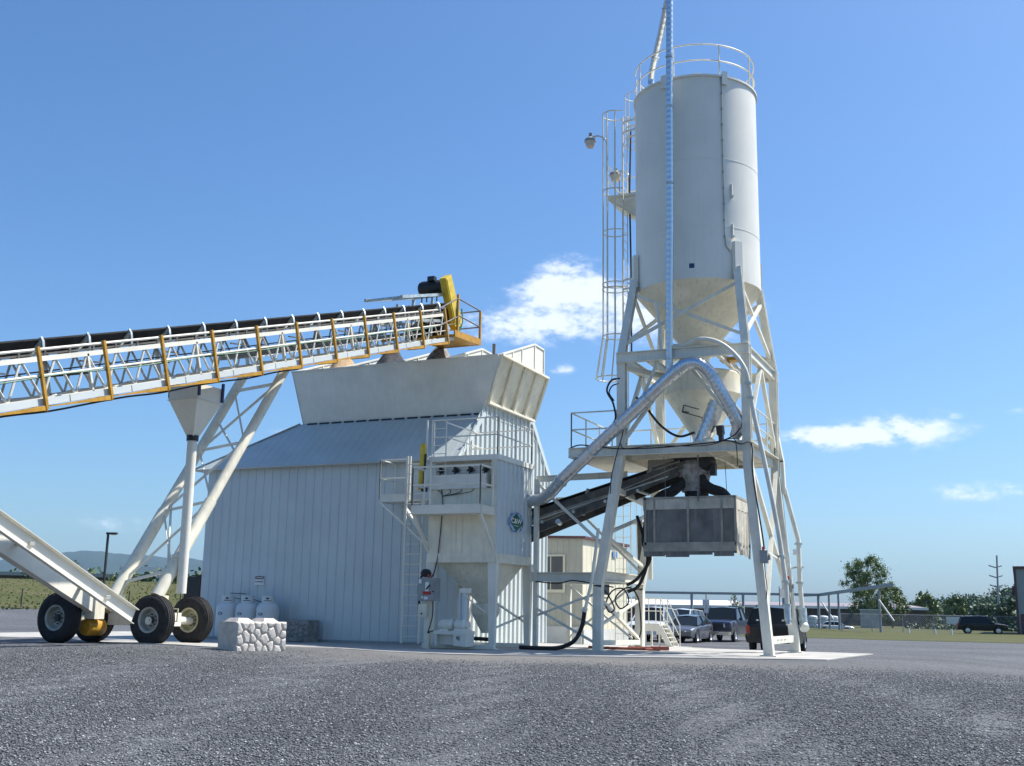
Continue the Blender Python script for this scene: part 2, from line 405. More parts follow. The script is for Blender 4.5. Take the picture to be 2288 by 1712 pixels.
    def build(s, name, m, parent=None, smooth=True, ang=35):
        me = bpy.data.meshes.new(name)
        off = wloc(parent)
        me.from_pydata([tuple(Vector(v) - off) for v in s.v], [], s.f)
        me.materials.append(M[m] if isinstance(m, str) else m)
        import bmesh
        bm = bmesh.new(); bm.from_mesh(me); bmesh.ops.recalc_face_normals(bm, faces=bm.faces); bm.to_mesh(me); bm.free()
        if smooth:
            me.polygons.foreach_set('use_smooth', [True] * len(me.polygons)); me.set_sharp_from_angle(angle=R(ang))
        me.update()
        o = bpy.data.objects.new(name, me); C.objects.link(o)
        if parent: o.parent = parent
        return o
def npmesh(name, verts, faces, m, parent=None, smooth=False):
    """verts (n,3) array, faces (k,q) array"""
    me = bpy.data.meshes.new(name); off = wloc(parent)
    v = np.asarray(verts, dtype=np.float32) - np.array(off, dtype=np.float32); f = np.asarray(faces, dtype=np.int32)
    me.vertices.add(len(v)); me.vertices.foreach_set('co', v.ravel())
    me.loops.add(f.size); me.loops.foreach_set('vertex_index', f.ravel())
    me.polygons.add(len(f)); me.polygons.foreach_set('loop_start', np.arange(0, f.size, f.shape[1], dtype=np.int32))
    me.update(calc_edges=True); me.validate()
    if smooth: me.polygons.foreach_set('use_smooth', [True] * len(me.polygons))
    me.materials.append(M[m] if isinstance(m, str) else m)
    o = bpy.data.objects.new(name, me); C.objects.link(o)
    if parent: o.parent = parent
    return o
def copy_tree(o, parent=None):
    c = o.copy(); C.objects.link(c)
    if parent is not None: c.parent = parent
    for ch in list(o.children): copy_tree(ch, c)
    return c
def textobj(body, size, mt, parent, loc, xdir, ydir, name='lettering', ext=.002, align='CENTER', sx=1.0):
    cu = bpy.data.curves.new('t', 'FONT'); cu.body = body; cu.size = size; cu.extrude = ext; cu.align_x = align; cu.align_y = 'CENTER'; cu.resolution_u = 3
    cu.offset = size * .02
    to = bpy.data.objects.new('t', cu); C.objects.link(to)
    dg = bpy.context.evaluated_depsgraph_get(); me = bpy.data.meshes.new_from_object(to.evaluated_get(dg))
    bpy.data.objects.remove(to)
    x = Vector(xdir).normalized(); y = Vector(ydir).normalized(); z = x.cross(y)
    me.transform(Matrix((x * sx, y, z)).transposed().to_4x4()); me.materials.clear(); me.materials.append(M[mt]); me.name = name
    o = bpy.data.objects.new(name, me); C.objects.link(o); o.parent = parent; o.location = Vector(loc) - wloc(parent)
    return o
def rib_wall(mb, p0, p1, z0, ztop, pitch=.3, d=.025, w=.05, nrm=(0, -1)):
    """sheet wall from p0 to p1 (xy) with standing ribs; ztop(t) gives the height"""
    Lx = math.hypot(p1[0] - p0[0], p1[1] - p0[1]); n = max(1, int(round(Lx / pitch))); pitch = Lx / n
    ts = []
    for i in range(n):
        a = i * pitch; ts += [(a, 0), (a + pitch - w * 1.6, 0), (a + pitch - w * 1.2, d), (a + pitch - w * .4, d)]
    ts.append((Lx, 0)); vs = []
    for a, o in ts:
        t = a / Lx; x = p0[0] + (p1[0] - p0[0]) * t + nrm[0] * o; y = p0[1] + (p1[1] - p0[1]) * t + nrm[1] * o
        vs += [(x, y, z0), (x, y, ztop(t))]
    mb.add(vs, [(2 * i, 2 * i + 2, 2 * i + 3, 2 * i + 1) for i in range(len(ts) - 1)])
def arc(p0, p1, sag, n=10):
    p0, p1 = Vector(p0), Vector(p1)
    return [p0.lerp(p1, i / n) + Vector((0, 0, -4 * sag * (i / n) * (1 - i / n))) for i in range(n + 1)]
def sp(pts, n=6):
    """catmull-rom through points"""
    P = [Vector(p) for p in pts]; P = [2 * P[0] - P[1]] + P + [2 * P[-1] - P[-2]]; out = []
    for i in range(1, len(P) - 2):
        a, b, c, d = P[i - 1:i + 3]
        for k in range(n):
            t = k / n; out.append(.5 * ((2 * b) + (c - a) * t + (2 * a - 5 * b + 4 * c - d) * t * t + (3 * b - a - 3 * c + d) * t ** 3))
    out.append(P[-2]); return out
def railing(mb, pts, h=1.07, r=.022, mid=True, posts=None, toe=0):
    P = [Vector(p) for p in pts]
    for a, b in zip(P[:-1], P[1:]):
        for z in ([h, h * .53] if mid else [h]): mb.tube(a + Vector((0, 0, z)), b + Vector((0, 0, z)), r, 6)
        n = max(1, round((b - a).length / 1.3)) if posts is None else posts
        for i in range(n + 1):
            q = a.lerp(b, i / n); mb.tube(q, q + Vector((0, 0, h)), r, 6)
        if toe: mb.beam(a + Vector((0, 0, toe / 2)), b + Vector((0, 0, toe / 2)), .01, toe)
def sst(a, b, x):
    t = np.clip((x - a) / (b - a), 0, 1); return t * t * (3 - 2 * t)

# ---------------------------------------------------------------- ground
def gh(x, y):
    x = np.asarray(x, float); y = np.asarray(y, float)
    z = -.38 * (1 - sst(5, 19, y)) * (1 - sst(-2, -16, x) * sst(5, 14, y))
    z = z + .2 * (1 - sst(21.5, 27.5, y)) * sst(12, 17, y) * sst(-12, -16, x)
    z = z - .36 * sst(36, 45, y) * sst(-42, -30, x)
    z = z - .36 * sst(-3, 3, x) * sst(19, 36, y) * (1 - sst(36, 45, y))
    dist = np.hypot(x, y)
    left = sst(-.6, -.78, x / np.maximum(y, 1)) * (y > 0)
    z = z + left * (.7 * sst(72, 86, dist) + 3.3 * sst(84, 150, dist))
    und = .02 * np.sin(x * .7 + 1.3 * np.sin(y * .23)) * np.cos(y * .5) + .012 * np.sin(x * 1.9 + y * .8)
    z = z + und * (1 - sst(20, 26, y))
    return z
def axis_lines(lo, hi, fine_lo, fine_hi, step, g=1.22):
    a = list(np.arange(fine_lo, fine_hi + 1e-6, step)); s = step; x = fine_lo
    while x > lo: s *= g; x -= s; a.insert(0, max(x, lo))
    s = step; x = fine_hi
    while x < hi: s *= g; x += s; a.append(min(x, hi))
    return np.array(a)
def sheet(name, xs, ys, dz, m, mask=None):
    X, Y = np.meshgrid(xs, ys); Zz = gh(X, Y) + dz
    v = np.stack([X, Y, Zz], -1).reshape(-1, 3); nx = len(xs); ny = len(ys)
    i = np.arange(ny - 1)[:, None] * nx + np.arange(nx - 1)[None]
    f = np.stack([i, i + 1, i + nx + 1, i + nx], -1).reshape(-1, 4)
    if mask is not None:
        cx = v[f].mean(1); f = f[mask(cx[:, 0], cx[:, 1])]
        used = np.unique(f); re = np.full(len(v), -1); re[used] = np.arange(len(used)); v = v[used]; f = re[f]
    return npmesh(name, v, f, m, smooth=True)
g = sheet('ground', axis_lines(-9000, 9000, -60, 12, .75), axis_lines(-200, 9500, -4, 60, .75), 0, 'gravel')
tag(g, kind='structure')
def grass_mask(x, y):
    d = np.hypot(x, y); wob = 1.2 * np.sin(x * .21) + .8 * np.sin(x * .53 + 2)
    l = (x < -30) & (d > 84 + wob)
    r = (x >= -30) & (y > 79.5 + wob * .6 - (x + 5) * .12)
    return l | r
gf = sheet('grass_field', axis_lines(-9000, 9000, -150, 60, 1.3), axis_lines(60, 9500, 66, 190, 1.3), .012, 'grass', grass_mask)
tag(gf, kind='structure')
# grass tufts standing in the field
def tufts(n):
    out_v, out_f = [], []
    a = R(-49.5) + (R(2.5) - R(-49.5)) * rng.random(n); d = 74 + 95 * rng.random(n) ** 1.6
    x, y = d * np.sin(a), d * np.cos(a)
    k = grass_mask(x, y) & ~((x > -52) & (x < -28) & (y > 60)); k2 = (x[k] < -40) & (rng.random(k.sum()) < .35); x, y = x[k][k2], y[k][k2]; n = len(x); z = gh(x, y)
    hgt = .04 + .12 * rng.random(n) ** 2 * (np.sin(x * .15) * .4 + .7); w = .03 + .07 * rng.random(n)
    for q in range(3):
        t = rng.random(n) * math.pi * 2; dx, dy = np.cos(t) * w, np.sin(t) * w
        lx = (rng.random(n) - .5) * .35 * hgt
        v = np.stack([np.stack([x - dx, y - dy, z - .02], -1), np.stack([x + dx, y + dy, z - .02], -1), np.stack([x + dx * .6 + lx, y + dy * .6, z + hgt], -1), np.stack([x - dx * .9 + lx, y - dy * .9, z + hgt * (.6 + .4 * rng.random(n))], -1)], 1)
        out_v.append(v.reshape(-1, 3))
    V = np.concatenate(out_v); Fc = np.arange(len(V)).reshape(-1, 4)
    o = npmesh('grass', V, Fc, 'blade'); tag(o, 'long meadow grass growing past the edge of the gravel', 'grass', kind='stuff')
tufts(42000)
pp = [(-4.45, 29.5), (-9.9, 26.55), (-13.4, 24.9), (-14.9, 23.2), (-15.9, 20.25), (-17.9, 20.0), (-20.6, 21.0), (-34, 29.6), (-34, 47), (-9.6, 47), (-9.6, 35.9), (-4.0, 35.4)]
def inpoly(x, y, poly):
    r = np.zeros(x.shape, bool); n = len(poly)
    for i in range(n):
        x0, y0 = poly[i]; x1, y1 = poly[(i + 1) % n]
        if y0 == y1: continue
        c = ((y0 > y) != (y1 > y)) & (x < (x1 - x0) * (y - y0) / (y1 - y0) + x0); r ^= c
    return r
# loose stones on the yard near the camera
def stones(n):
    base = np.array([(1, 0, .1), (.3, .95, 0), (-.8, .55, .15), (-.75, -.6, 0), (.35, -.9, .1), (.1, .05, .75), (.05, -.05, -.5)])
    faces = [(0, 1, 5), (1, 2, 5), (2, 3, 5), (3, 4, 5), (4, 0, 5), (1, 0, 6), (2, 1, 6), (3, 2, 6), (4, 3, 6), (0, 4, 6)]
    a = R(-51) + R(57) * rng.random(n); d = 6.5 + 20 * rng.random(n) ** 1.1
    x, y = d * np.sin(a), d * np.cos(a)
    keep = ~inpoly(x, y, pp) & (rng.random(n) < 1.25 * (1 - sst(19, 27, d))); x, y = x[keep], y[keep]; n = len(x)
    s = .005 + .012 * rng.random(n) ** 2.4; z = gh(x, y) + s * .25
    t = rng.random(n) * 6.28; tilt = (rng.random((n, 7, 1)) - .5) * .45
    b = base[None] * (1 + tilt); sx = (1 + .5 * rng.random(n))[:, None]
    bx = b[:, :, 0] * sx; by = b[:, :, 1]; bz = b[:, :, 2] * (.5 + .4 * rng.random(n))[:, None]
    c, si = np.cos(t)[:, None], np.sin(t)[:, None]
    V = np.stack([x[:, None] + s[:, None] * (bx * c - by * si), y[:, None] + s[:, None] * (bx * si + by * c), z[:, None] + s[:, None] * bz], -1).reshape(-1, 3)
    Fc = (np.arange(n)[:, None, None] * 7 + np.array(faces)[None]).reshape(-1, 3)
    o = npmesh('gravel', V, Fc, 'stone'); tag(o, 'loose crushed stones scattered over the blue grey yard', 'gravel', kind='stuff')
stones(420000)
# hill ridge on the left horizon and wooded hill on the right
def ridge():
    az = np.linspace(-62, 4, 220); el = np.interp(az, [-62, -50, -48.2, -46.9, -45.4, -44.9, -43, -39, -35, -25, -10, 4], [1.5, 1.85, 1.98, 2.15, 2.46, 2.55, 2.46, 2.26, 2.0, 1.2, .45, .1])
    el = el + .025 * np.sin(az * 3.1) + .018 * np.sin(az * 7.7)
    rows = [(5200, 0), (5900, .45), (6500, .8), (7000, 1.), (7600, .7)]
    V = []
    for d, k in rows:
        h = np.tan(np.radians(el)) * 7000 * k * (1 + .05 * np.sin(az * 2.3 + d)) if k not in (0, 1.) else np.tan(np.radians(el)) * 7000 * k
        V.append(np.stack([d * np.sin(np.radians(az)), d * np.cos(np.radians(az)), h - (3 if k == 0 else 0)], -1))
    V = np.concatenate(V); n = len(az); i = (np.arange(len(rows) - 1)[:, None] * n + np.arange(n - 1)[None])
    Fc = np.stack([i, i + 1, i + n + 1, i + n], -1).reshape(-1, 4)
    o = npmesh('hills', V, Fc, 'ridge', smooth=True); tag(o, kind='structure')
ridge()

# ---------------------------------------------------------------- concrete pad
pad = MB()
def padmesh():
    import bmesh
    me = bpy.data.meshes.new('concrete_pad'); bm = bmesh.new()
    vs = [bm.verts.new((x, y, 0)) for x, y in pp]; f = bm.faces.new(vs)
    for _ax in (0, 1):
        lo, hi = (-34, -4) if _ax == 0 else (20, 47)
        for c in np.arange(lo + 1, hi, 1.0):
            co = (float(c), 0, 0) if _ax == 0 else (0, float(c), 0); no = (1, 0, 0) if _ax == 0 else (0, 1, 0)
            bmesh.ops.bisect_plane(bm, geom=bm.verts[:] + bm.edges[:] + bm.faces[:], plane_co=co, plane_no=no)
    for v in bm.verts: v.co.z = float(gh(v.co.x, v.co.y)) + .02
    r = bmesh.ops.extrude_face_region(bm, geom=bm.faces[:])
    for v in [e for e in r['geom'] if isinstance(e, bmesh.types.BMVert)]: v.co.z -= .2
    bmesh.ops.recalc_face_normals(bm, faces=bm.faces); bm.to_mesh(me); bm.free(); me.materials.append(M['concrete'])
    o = bpy.data.objects.new('concrete_pad', me); C.objects.link(o); tag(o, kind='structure')
padmesh()

# ================================================================ white metal barn
barn = empty('metal_barn', (-20.4, 34.5, 0), 'long white ribbed metal barn in shade under the overhead aggregate bin', 'barn')
XL, XR, YF, YB, ZE, ZT = -25.3, -15.57, 31.0, 38.1, 5.77, 7.35
mb = MB()
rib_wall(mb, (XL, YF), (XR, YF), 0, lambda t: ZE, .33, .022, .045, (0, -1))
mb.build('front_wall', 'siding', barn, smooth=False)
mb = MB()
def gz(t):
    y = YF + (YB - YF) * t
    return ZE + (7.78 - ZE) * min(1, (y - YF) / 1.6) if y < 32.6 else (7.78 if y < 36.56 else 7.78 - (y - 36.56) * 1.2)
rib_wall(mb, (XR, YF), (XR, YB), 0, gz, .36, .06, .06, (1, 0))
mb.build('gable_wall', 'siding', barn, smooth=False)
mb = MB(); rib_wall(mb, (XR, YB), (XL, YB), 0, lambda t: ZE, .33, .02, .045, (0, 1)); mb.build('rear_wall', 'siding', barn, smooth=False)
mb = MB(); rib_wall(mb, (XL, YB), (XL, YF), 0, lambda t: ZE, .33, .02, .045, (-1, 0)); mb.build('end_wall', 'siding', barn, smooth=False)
mb = MB()
e = .28
A, B = (XL - .45, YF - e, ZE - .12), (XR + .02, YF - e, ZE - .12)
Ct, Dt = (XR + .02, 32.6, ZT + .02), (-22.75, 32.6, ZT + .02)
E_, F_ = (-22.75, 36.5, ZT + .02), (XL - .45, YB + e, ZE - .12)
G_, H_ = (XR + .02, 36.6, ZT + .02), (XR + .02, YB + e, ZE - .12)
def roofslab(*p):
    n = (Vector(p[1]) - Vector(p[0])).cross(Vector(p[2]) - Vector(p[0])); n = n if n.z > 0 else -n
    mb.slab(p, n, .05)
roofslab(A, B, Ct, Dt); roofslab(A, Dt, E_, F_); roofslab(F_, E_, G_, H_); roofslab(Dt, Ct, G_, E_)
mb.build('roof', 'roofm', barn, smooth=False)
mb = MB()
x = XL - .1
while x < XR:
    t = min(1, max(0, (x - (XL - .45)) / (Dt[0] - A[0])))
    a = Vector((x, A[1], A[2] + .055)); full = Vector((x, 32.6, ZT + .075)); b = a.lerp(full, t if x < Dt[0] else 1)
    mb.beam(a, b, .03, .03); x += .33
mb.build('roof_rib', 'roofm', barn, smooth=False)['kind'] = 'stuff'
mb = MB(); mb.beam((XL - .42, YF - e + .02, ZE - .05), (Dt[0], 32.6, ZT + .1), .16, .03); mb.beam((XR + .04, YF - e, ZE - .1), (XR + .04, 32.6, ZT + .07), .05, .16)
mb.beam((XR + .04, 36.6, ZT + .4), (XR + .04, YB + e, ZE + .05), .05, .2); mb.split('hip_flashing', 'siding', barn, smooth=False)
mb = MB(); mb.box2((XL - .02, YF - .07, .0), (XR, YF - .025, .1)); mb.build('base_trim', 'grey', barn)
mb = MB()
for i in range(14): xx = -22.4 + i * .5; mb.box2((xx, 32.52, 7.36), (xx + .38, 32.58, 7.43))
mb.split('closure_strip', 'black', barn)

# danger sign on the barn
s = empty('danger_sign', (-22.88, 30.95, 1.95), 'small danger no smoking sign on the barn wall above the gas tanks', 'sign')
mb = MB(); mb.box2((-23.07, 30.945, 1.80), (-22.69, 30.96, 2.10)); mb.build('board', 'decalw', s)
mb = MB(); mb.box2((-23.05, 30.938, 1.985), (-22.71, 30.944, 2.085)); mb.build('header_panel', 'black', s)
textobj('DANGER', .075, 'decalw', s, (-22.88, 30.934, 2.034), (1, 0, 0), (0, 0, 1))
textobj('NO SMOKING', .052, 'black', s, (-22.88, 30.94, 1.90), (1, 0, 0), (0, 0, 1))

# ================================================================ overhead aggregate bin
ab = empty('aggregate_bin', (-18.9, 34.4, 7.35), 'large open topped white steel bin on the barn roof holding aggregate', 'aggregate bin')
T = [(-23.02, 32.3, 9.27), (-14.88, 32.3, 9.27), (-14.88, 36.3, 9.27), (-23.02, 36.3, 9.27)]
Bt = [(-22.63, 32.62, 7.36), (-15.64, 32.62, 7.36), (-15.5, 36.5, 7.76), (-22.63, 36.5, 7.36)]
mb = MB(); mb.slab([Bt[0], Bt[1], T[1], T[0]], (0, 1, 0), .04); mb.box2((-23.03, 32.26, 9.25), (-14.95, 32.36, 9.30)); mb.build('front_plate', 'white', ab)
mb = MB(); mb.slab([Bt[2], Bt[3], T[3], T[2]], (0, -1, 0), .04); mb.build('rear_plate', 'white', ab)
mb = MB(); mb.slab([Bt[0], Bt[3], T[3], T[0]], (1, 0, 0), .04); mb.build('left_plate', 'white', ab)
mb = MB(); P1, P2 = (-15.5, 32.64, 7.76), Bt[2]
mb.slab([P1, P2, T[2], T[1]], (-1, 0, 0), .04)
for k in range(5):
    t = k / 4; a = Vector(P1).lerp(Vector(P2), t); b = Vector(T[1]).lerp(Vector(T[2]), t); mb.beam(a + Vector((.05, 0, 0)), b + Vector((.05, 0, 0)), .07, .1)
mb.beam(Vector(T[1]) + Vector((.06, 0, 0)), Vector(T[2]) + Vector((.06, 0, 0)), .1, .07); mb.beam(Vector(P1) + Vector((.06, 0, .02)), Vector(P2) + Vector((.06, 0, .02)), .12, .08)
mb.build('end_plate', 'cream', ab)
for i, dx in enumerate((-14.93, -16.98, -18.98, -20.98, -22.98)):
    mb = MB(); a, b, c, d = (dx, 32.35, 9.28), (dx, 35.27, 10.29), (dx, 36.1, 10.27), (dx, 36.1, 9.28)
    mb.slab([(dx, 32.68, 7.6), (dx, 36.1, 7.9), c, b, (dx, 32.40, 9.26)] if 0 < i < 4 else [(dx, 32.40, 9.28), d, c, b], (-1, 0, 0), .02)
    mb.beam(a, b, .07, .06); mb.beam(b, c, .07, .06); mb.beam(c, d, .07, .06)
    for t in (.35, .62): 
        q = Vector(a).lerp(Vector(b), t); mb.beam(q, (q.x, q.y, 9.28), .06, .06)
    mb.beam(b, (dx, 35.27, 9.28), .06, .06); mb.build('divider', 'white', ab)
mb = MB()
for xx in (-16.0, -18.0, -20.0, -22.0): mb.tube((xx, 34.2, 8.6), (xx, 34.2, 10.15), .06, 10)
mb.split('agitator_pipe', 'wood', ab)

def pile(name, cx, cy, top, rx, ry, base, m, label):
    n = 40; v = []; xs = np.linspace(-1, 1, n)
    X, Y = np.meshgrid(xs, xs); d = np.sqrt(X ** 2 + Y ** 2)
    Zp = base + (top - base) * np.clip(1 - d, 0, 1) ** .85 + .05 * np.sin(X * 9 + 2 * Y) * np.cos(Y * 11) + (rng.random(X.shape) - .5) * .05
    V = np.stack([cx + X * rx, cy + Y * ry, Zp], -1).reshape(-1, 3)
    i = np.arange(n - 1)[:, None] * n + np.arange(n - 1)[None]; Fc = np.stack([i, i + 1, i + n + 1, i + n], -1).reshape(-1, 4)
    o = npmesh(name, V, Fc, m, smooth=False); tag(o, label, 'aggregate heap', 'heaps of aggregate in the overhead bin')
pile('sand_heap', -22.0, 34.15, 10.35, .95, 1.55, 8.7, 'sand', 'tan sand heap in the left end of the overhead bin')
pile('dark_stone_heap', -20.0, 34.15, 10.5, .95, 1.55, 8.6, 'slate', 'dark slate coloured stone heap in the middle of the overhead bin')
pile('gravel_heap', -18.05, 34.15, 10.4, .93, 1.55, 8.6, 'peb', 'grey brown pebble heap between two raised bin dividers')

# ================================================================ belt stacker conveyor
st = empty('stacker_conveyor', (-18.0, 20.2, .2), 'long inclined wheeled belt conveyor with yellow railed walkway', 'conveyor')
SL = .3057
def cz(y, z15): return z15 + SL * (y - 15.0)
def cv(x, y, z15): return (x, y, cz(y, z15))
Y0, Y1 = 9.5, 33.4
bxn, bxf = -17.12, -18.3       # near / far truss planes
# truss chords (z at y=15): top 5.62, bottom 4.45
for nm, xx in (('truss_side', bxn), ('truss_side', bxf)):
    mb = MB()
    mb.beam(cv(xx, Y0, 5.53), cv(xx, 32.4, 5.53), .08, .10); mb.beam(cv(xx, Y0, 4.70), cv(xx, 32.4, 4.70), .08, .08)
    y = Y0; k = 0
    while y < 32.0:
        yb = y + .38
        mb.tube(cv(xx, y, 5.53), cv(xx, yb + .25, 4.70), .026, 6); mb.tube(cv(xx, yb + .25, 4.70), cv(xx, y + .82, 5.53), .026, 6)
        if k % 4 == 1: mb.beam(cv(xx, y, 5.53), cv(xx, y + .25, 4.70), .08, .05)
        y += .82; k += 1
    mb.build(nm, 'white', st)
mb = MB(); y = Y0
while y < 32.2:
    mb.beam(cv(bxn, y, 5.53), cv(bxf, y, 5.53), .04, .04); mb.beam(cv(bxn, y, 4.74), cv(bxf, y, 4.74), .04, .04); mb.beam(cv(bxn, y, 4.74), cv(bxf, y + 1.6, 4.74), .03, .03); y += 1.64
mb.split('cross_member', 'white', st)
# deck pan below the return belt on the upper half
mb = MB(); mb.slab([cv(bxn - .05, 22.5, 4.95), cv(bxf + .05, 22.5, 4.95), cv(bxf + .05, 33.1, 4.95), cv(bxn - .05, 33.1, 4.95)], (0, 0, 1), .02)
mb.slab([cv(bxf + .03, 22.5, 4.95), cv(bxf + .03, 33.1, 4.95), cv(bxf + .03, 33.1, 5.02), cv(bxf + .03, 22.5, 5.15)], (1, 0, 0), .01); mb.build('drip_pan', 'white', st)
# belt: troughed carrying run and flat return run
mb = MB()
bp_ = [(-17.62, .42), (-17.86, .16), (-18.39, .16), (-18.63, .42)]
vs = []
for y in (Y0, 32.9): vs += [(x, y, cz(y, 5.49) + z) for x, z in bp_] + [(x, y, cz(y, 5.49) + z - .035) for x, z in reversed(bp_)]
mb.add(vs, [(i, (i + 1) % 8, 8 + (i + 1) % 8, 8 + i) for i in range(8)])
mb.slab([cv(-17.72, Y0, 5.22), cv(-18.53, Y0, 5.22), cv(-18.53, 33.1, 5.22), cv(-17.72, 33.1, 5.22)], (0, 0, -1), .015)
mb.lathe((-18.55, 33.15, cz(33.15, 5.42)), [(.27, 0), (.27, .85)], 20, 'x'); mb.build('belt', 'belt', st)
mb = MB(); mb.beam(cv(-17.5, Y0, 5.585), cv(-17.5, 32.6, 5.585), .03, .035); mb.beam(cv(-18.74, Y0, 5.6), cv(-18.74, 32.6, 5.6), .05, .08); y = Y0
while y < 32: mb.beam(cv(-17.5, y, 5.66), cv(-17.5, y + .45, 5.66), .03, .03); mb.beam(cv(-17.5, y + .1, 5.55), cv(-17.5, y + .1, 5.68), .05, .05); y += .62
mb.build('stringer', 'dusty', st)
proto = None; y = Y0 + .4; idl = []
while y < 32.6: idl.append(y); y += 1.18
for y in idl:
    mb = MB(); z = cz(y, 5.49)
    mb.path([(-17.53, y, z - .02), (-17.53, y, z + .18), (-17.57, y, z + .36), (-17.63, y, z + .44)], .034, 6)
    mb.path([(-18.69, y, z - .02), (-18.69, y, z + .2), (-18.66, y, z + .4)], .028, 6)
    mb.beam((-17.56, y, z), (-18.69, y, z), .06, .05); mb.tube((-17.86, y, z + .1), (-18.39, y, z + .1), .05, 8); mb.tube((-17.6, y, z + .36), (-17.86, y, z + .1), .05, 8); mb.tube((-18.65, y, z + .36), (-18.39, y, z + .1), .05, 8)
    mb.build('idler', 'galvd', st)
mb = MB()
for i, y in enumerate(idl[::2]): z = cz(y, 5.16); mb.tube((-17.5, y, z - .05), (-18.75, y, z - .05), .055, 8); mb.beam((-17.5, y - .25, z + .12), (-17.5, y + .3, z + .2), .04, .03)
mb.split('return_roller', 'dusty', st)
# walkway
mb = MB()
for y in np.arange(Y0, 31.6, 1.63): mb.prof(cv(-16.58, y, 4.68), cv(-16.58, min(32.2, y + 1.6), 4.68), [(-.02, -.065), (.03, -.065), (.03, .065), (-.02, .065)])
mb.build('walkway_channel', 'siding', st)
mb = MB(); mb.slab([cv(-16.6, Y0, 4.65), cv(-17.02, Y0, 4.65), cv(-17.02, 32.2, 4.65), cv(-16.6, 32.2, 4.65)], (0, 0, -1), .02); mb.build('walkway_floor', 'dusty', st)
py = [15.42 + 1.632 * k for k in range(-3, 11)]
for y in py:
    mb = MB(); z = cz(y, 4.53)
    mb.beam((-16.5, y, z), (-16.5, y - .37, z + 1.13), .062, .062); mb.beam((-16.5, y, z), (-17.1, y, z), .06, .07, )
    mb.build('rail_post', 'yellow', st)
mb = MB(); [mb.slab([(-16.48, y - 1.6, cz(y - 1.6, 4.575)), (-16.48, y, cz(y, 4.51)), (-16.48, y, cz(y, 4.61)), (-16.48, y - 1.6, cz(y - 1.6, 4.59))], (-1, 0, 0), .03) for y in py]; [mb.slab([(-16.5, y - 1.6, cz(y - 1.6, 4.58)), (-16.5, y, cz(y, 4.52)), (-17.0, y, cz(y, 4.52)), (-17.0, y - 1.6, cz(y - 1.6, 4.58))], (0, 0, 1), .01) for y in py]; mb.build('walkway_bracket', 'yellow', st)
mb = MB()
mb.tube(cv(-16.54, Y0, 5.72), cv(-16.54, 31.1, 5.72), .026, 8); mb.build('top_rail', 'white', st)
mb = MB(); mb.tube(cv(-16.54, Y0, 5.20), cv(-16.54, 31.4, 5.20), .024, 8); mb.build('middle_rail', 'white', st)
# cable along the walkway
mb = MB(); pts = []
for y in np.arange(Y0, 33.0, .8): pts.append((-16.52, y, cz(y, 5.19) - .05 * abs(math.sin(y * .8))))
mb.path(sp(pts, 3), .014, 5); mb.build('green_air_hose', 'decalg', st)
mb = MB(); pts = []
for y in np.arange(Y0, 24.0, 1.0): pts.append((-16.56, y, cz(y, 4.54) - .06 * abs(math.sin(y * 1.1))))
mb.path(sp(pts, 3), .02, 5); mb.build('power_cable', 'cable', st)
# head end platform
zb = 10.0
mb = MB(); mb.slab([(-16.45, 32.0, 9.98), (-16.45, 34.0, 10.12), (-18.0, 34.0, 10.12), (-18.0, 32.0, 9.98)], (0, 0, 1), .05); mb.beam((-16.43, 32.0, 10.06), (-16.43, 34.0, 10.2), .05, .22); mb.beam((-16.43, 34.0, 10.2), (-18.0, 34.0, 10.2), .05, .2)
for q in ((-16.45, 32.25, 10.0, 1.45), (-16.45, 33.98, 10.1, 1.2), (-18.0, 33.98, 10.1, 1.2)): mb.beam(q[:3], (q[0], q[1], q[2] + q[3]), .07, .07)
mb.build('head_platform', 'yellow', st)
mb = MB()
for h in (.62, 1.2): mb.tube((-16.45, 32.25, 10.12 + h), (-16.45, 33.98, 10.12 + h), .024, 6); mb.tube((-16.45, 33.98, 10.12 + h), (-18.0, 33.98, 10.12 + h), .024, 6); mb.tube(cv(-16.5, 31.0, 4.55 + h), (-16.45, 32.25, 10.0 + h * 1.1), .024, 6)
mb.build('head_platform_rail', 'wood', st)
mb = MB()   # head frame
for xx in (-17.45, -18.8):
    mb.beam((xx, 30.6, cz(30.6, 4.8)), (xx, 30.7, 10.75), .08, .08); mb.beam((xx, 32.2, 10.0), (xx, 32.3, 11.35), .09, .09); mb.beam((xx, 33.3, 10.3), (xx, 33.4, 11.8), .09, .09); mb.beam((xx, 30.2, 10.93), (xx, 33.5, 11.90), .09, .1)
    mb.beam((xx, 31.0, 10.35), (xx, 33.8, 11.0), .08, .1)
for yy_, zz_ in ((30.3, 10.95), (31.9, 11.42), (33.4, 11.86)): mb.beam((-17.4, yy_, zz_), (-18.85, yy_, zz_), .07, .07)
mb.split('head_frame', 'galvd', st)
mb = MB(); mb.lathe((-18.0, 33.15, 12.08), [(.0, -.42), (.20, -.41), (.245, -.36), (.25, -.1), (.25, .40), (.22, .46), (0, .47)], 24, 'x')
mb.box((-17.85, 32.95, 12.34), (.26, .2, .16))
for xx in (-18.25, -17.85): mb.beam((xx, 33.0, 11.9), (xx, 33.0, 11.55), .035, .035); mb.beam((xx, 33.35, 11.9), (xx, 33.35, 11.65), .035, .035)
for a in range(12): aa = a * math.pi / 6; mb.beam((-18.3, 33.15 + .255 * math.cos(aa), 12.08 + .255 * math.sin(aa)), (-17.65, 33.15 + .255 * math.cos(aa), 12.08 + .255 * math.sin(aa)), .015, .015)
mb.build('motor', 'black', st)
mb = MB()
u = Vector((0, .58, -1)).normalized(); side = Vector((0, 1, .58)).normalized()
a = Vector((-17.42, 32.9, 12.36)); b = a + u * 1.9
w0, w1 = .24, .31; t = .24
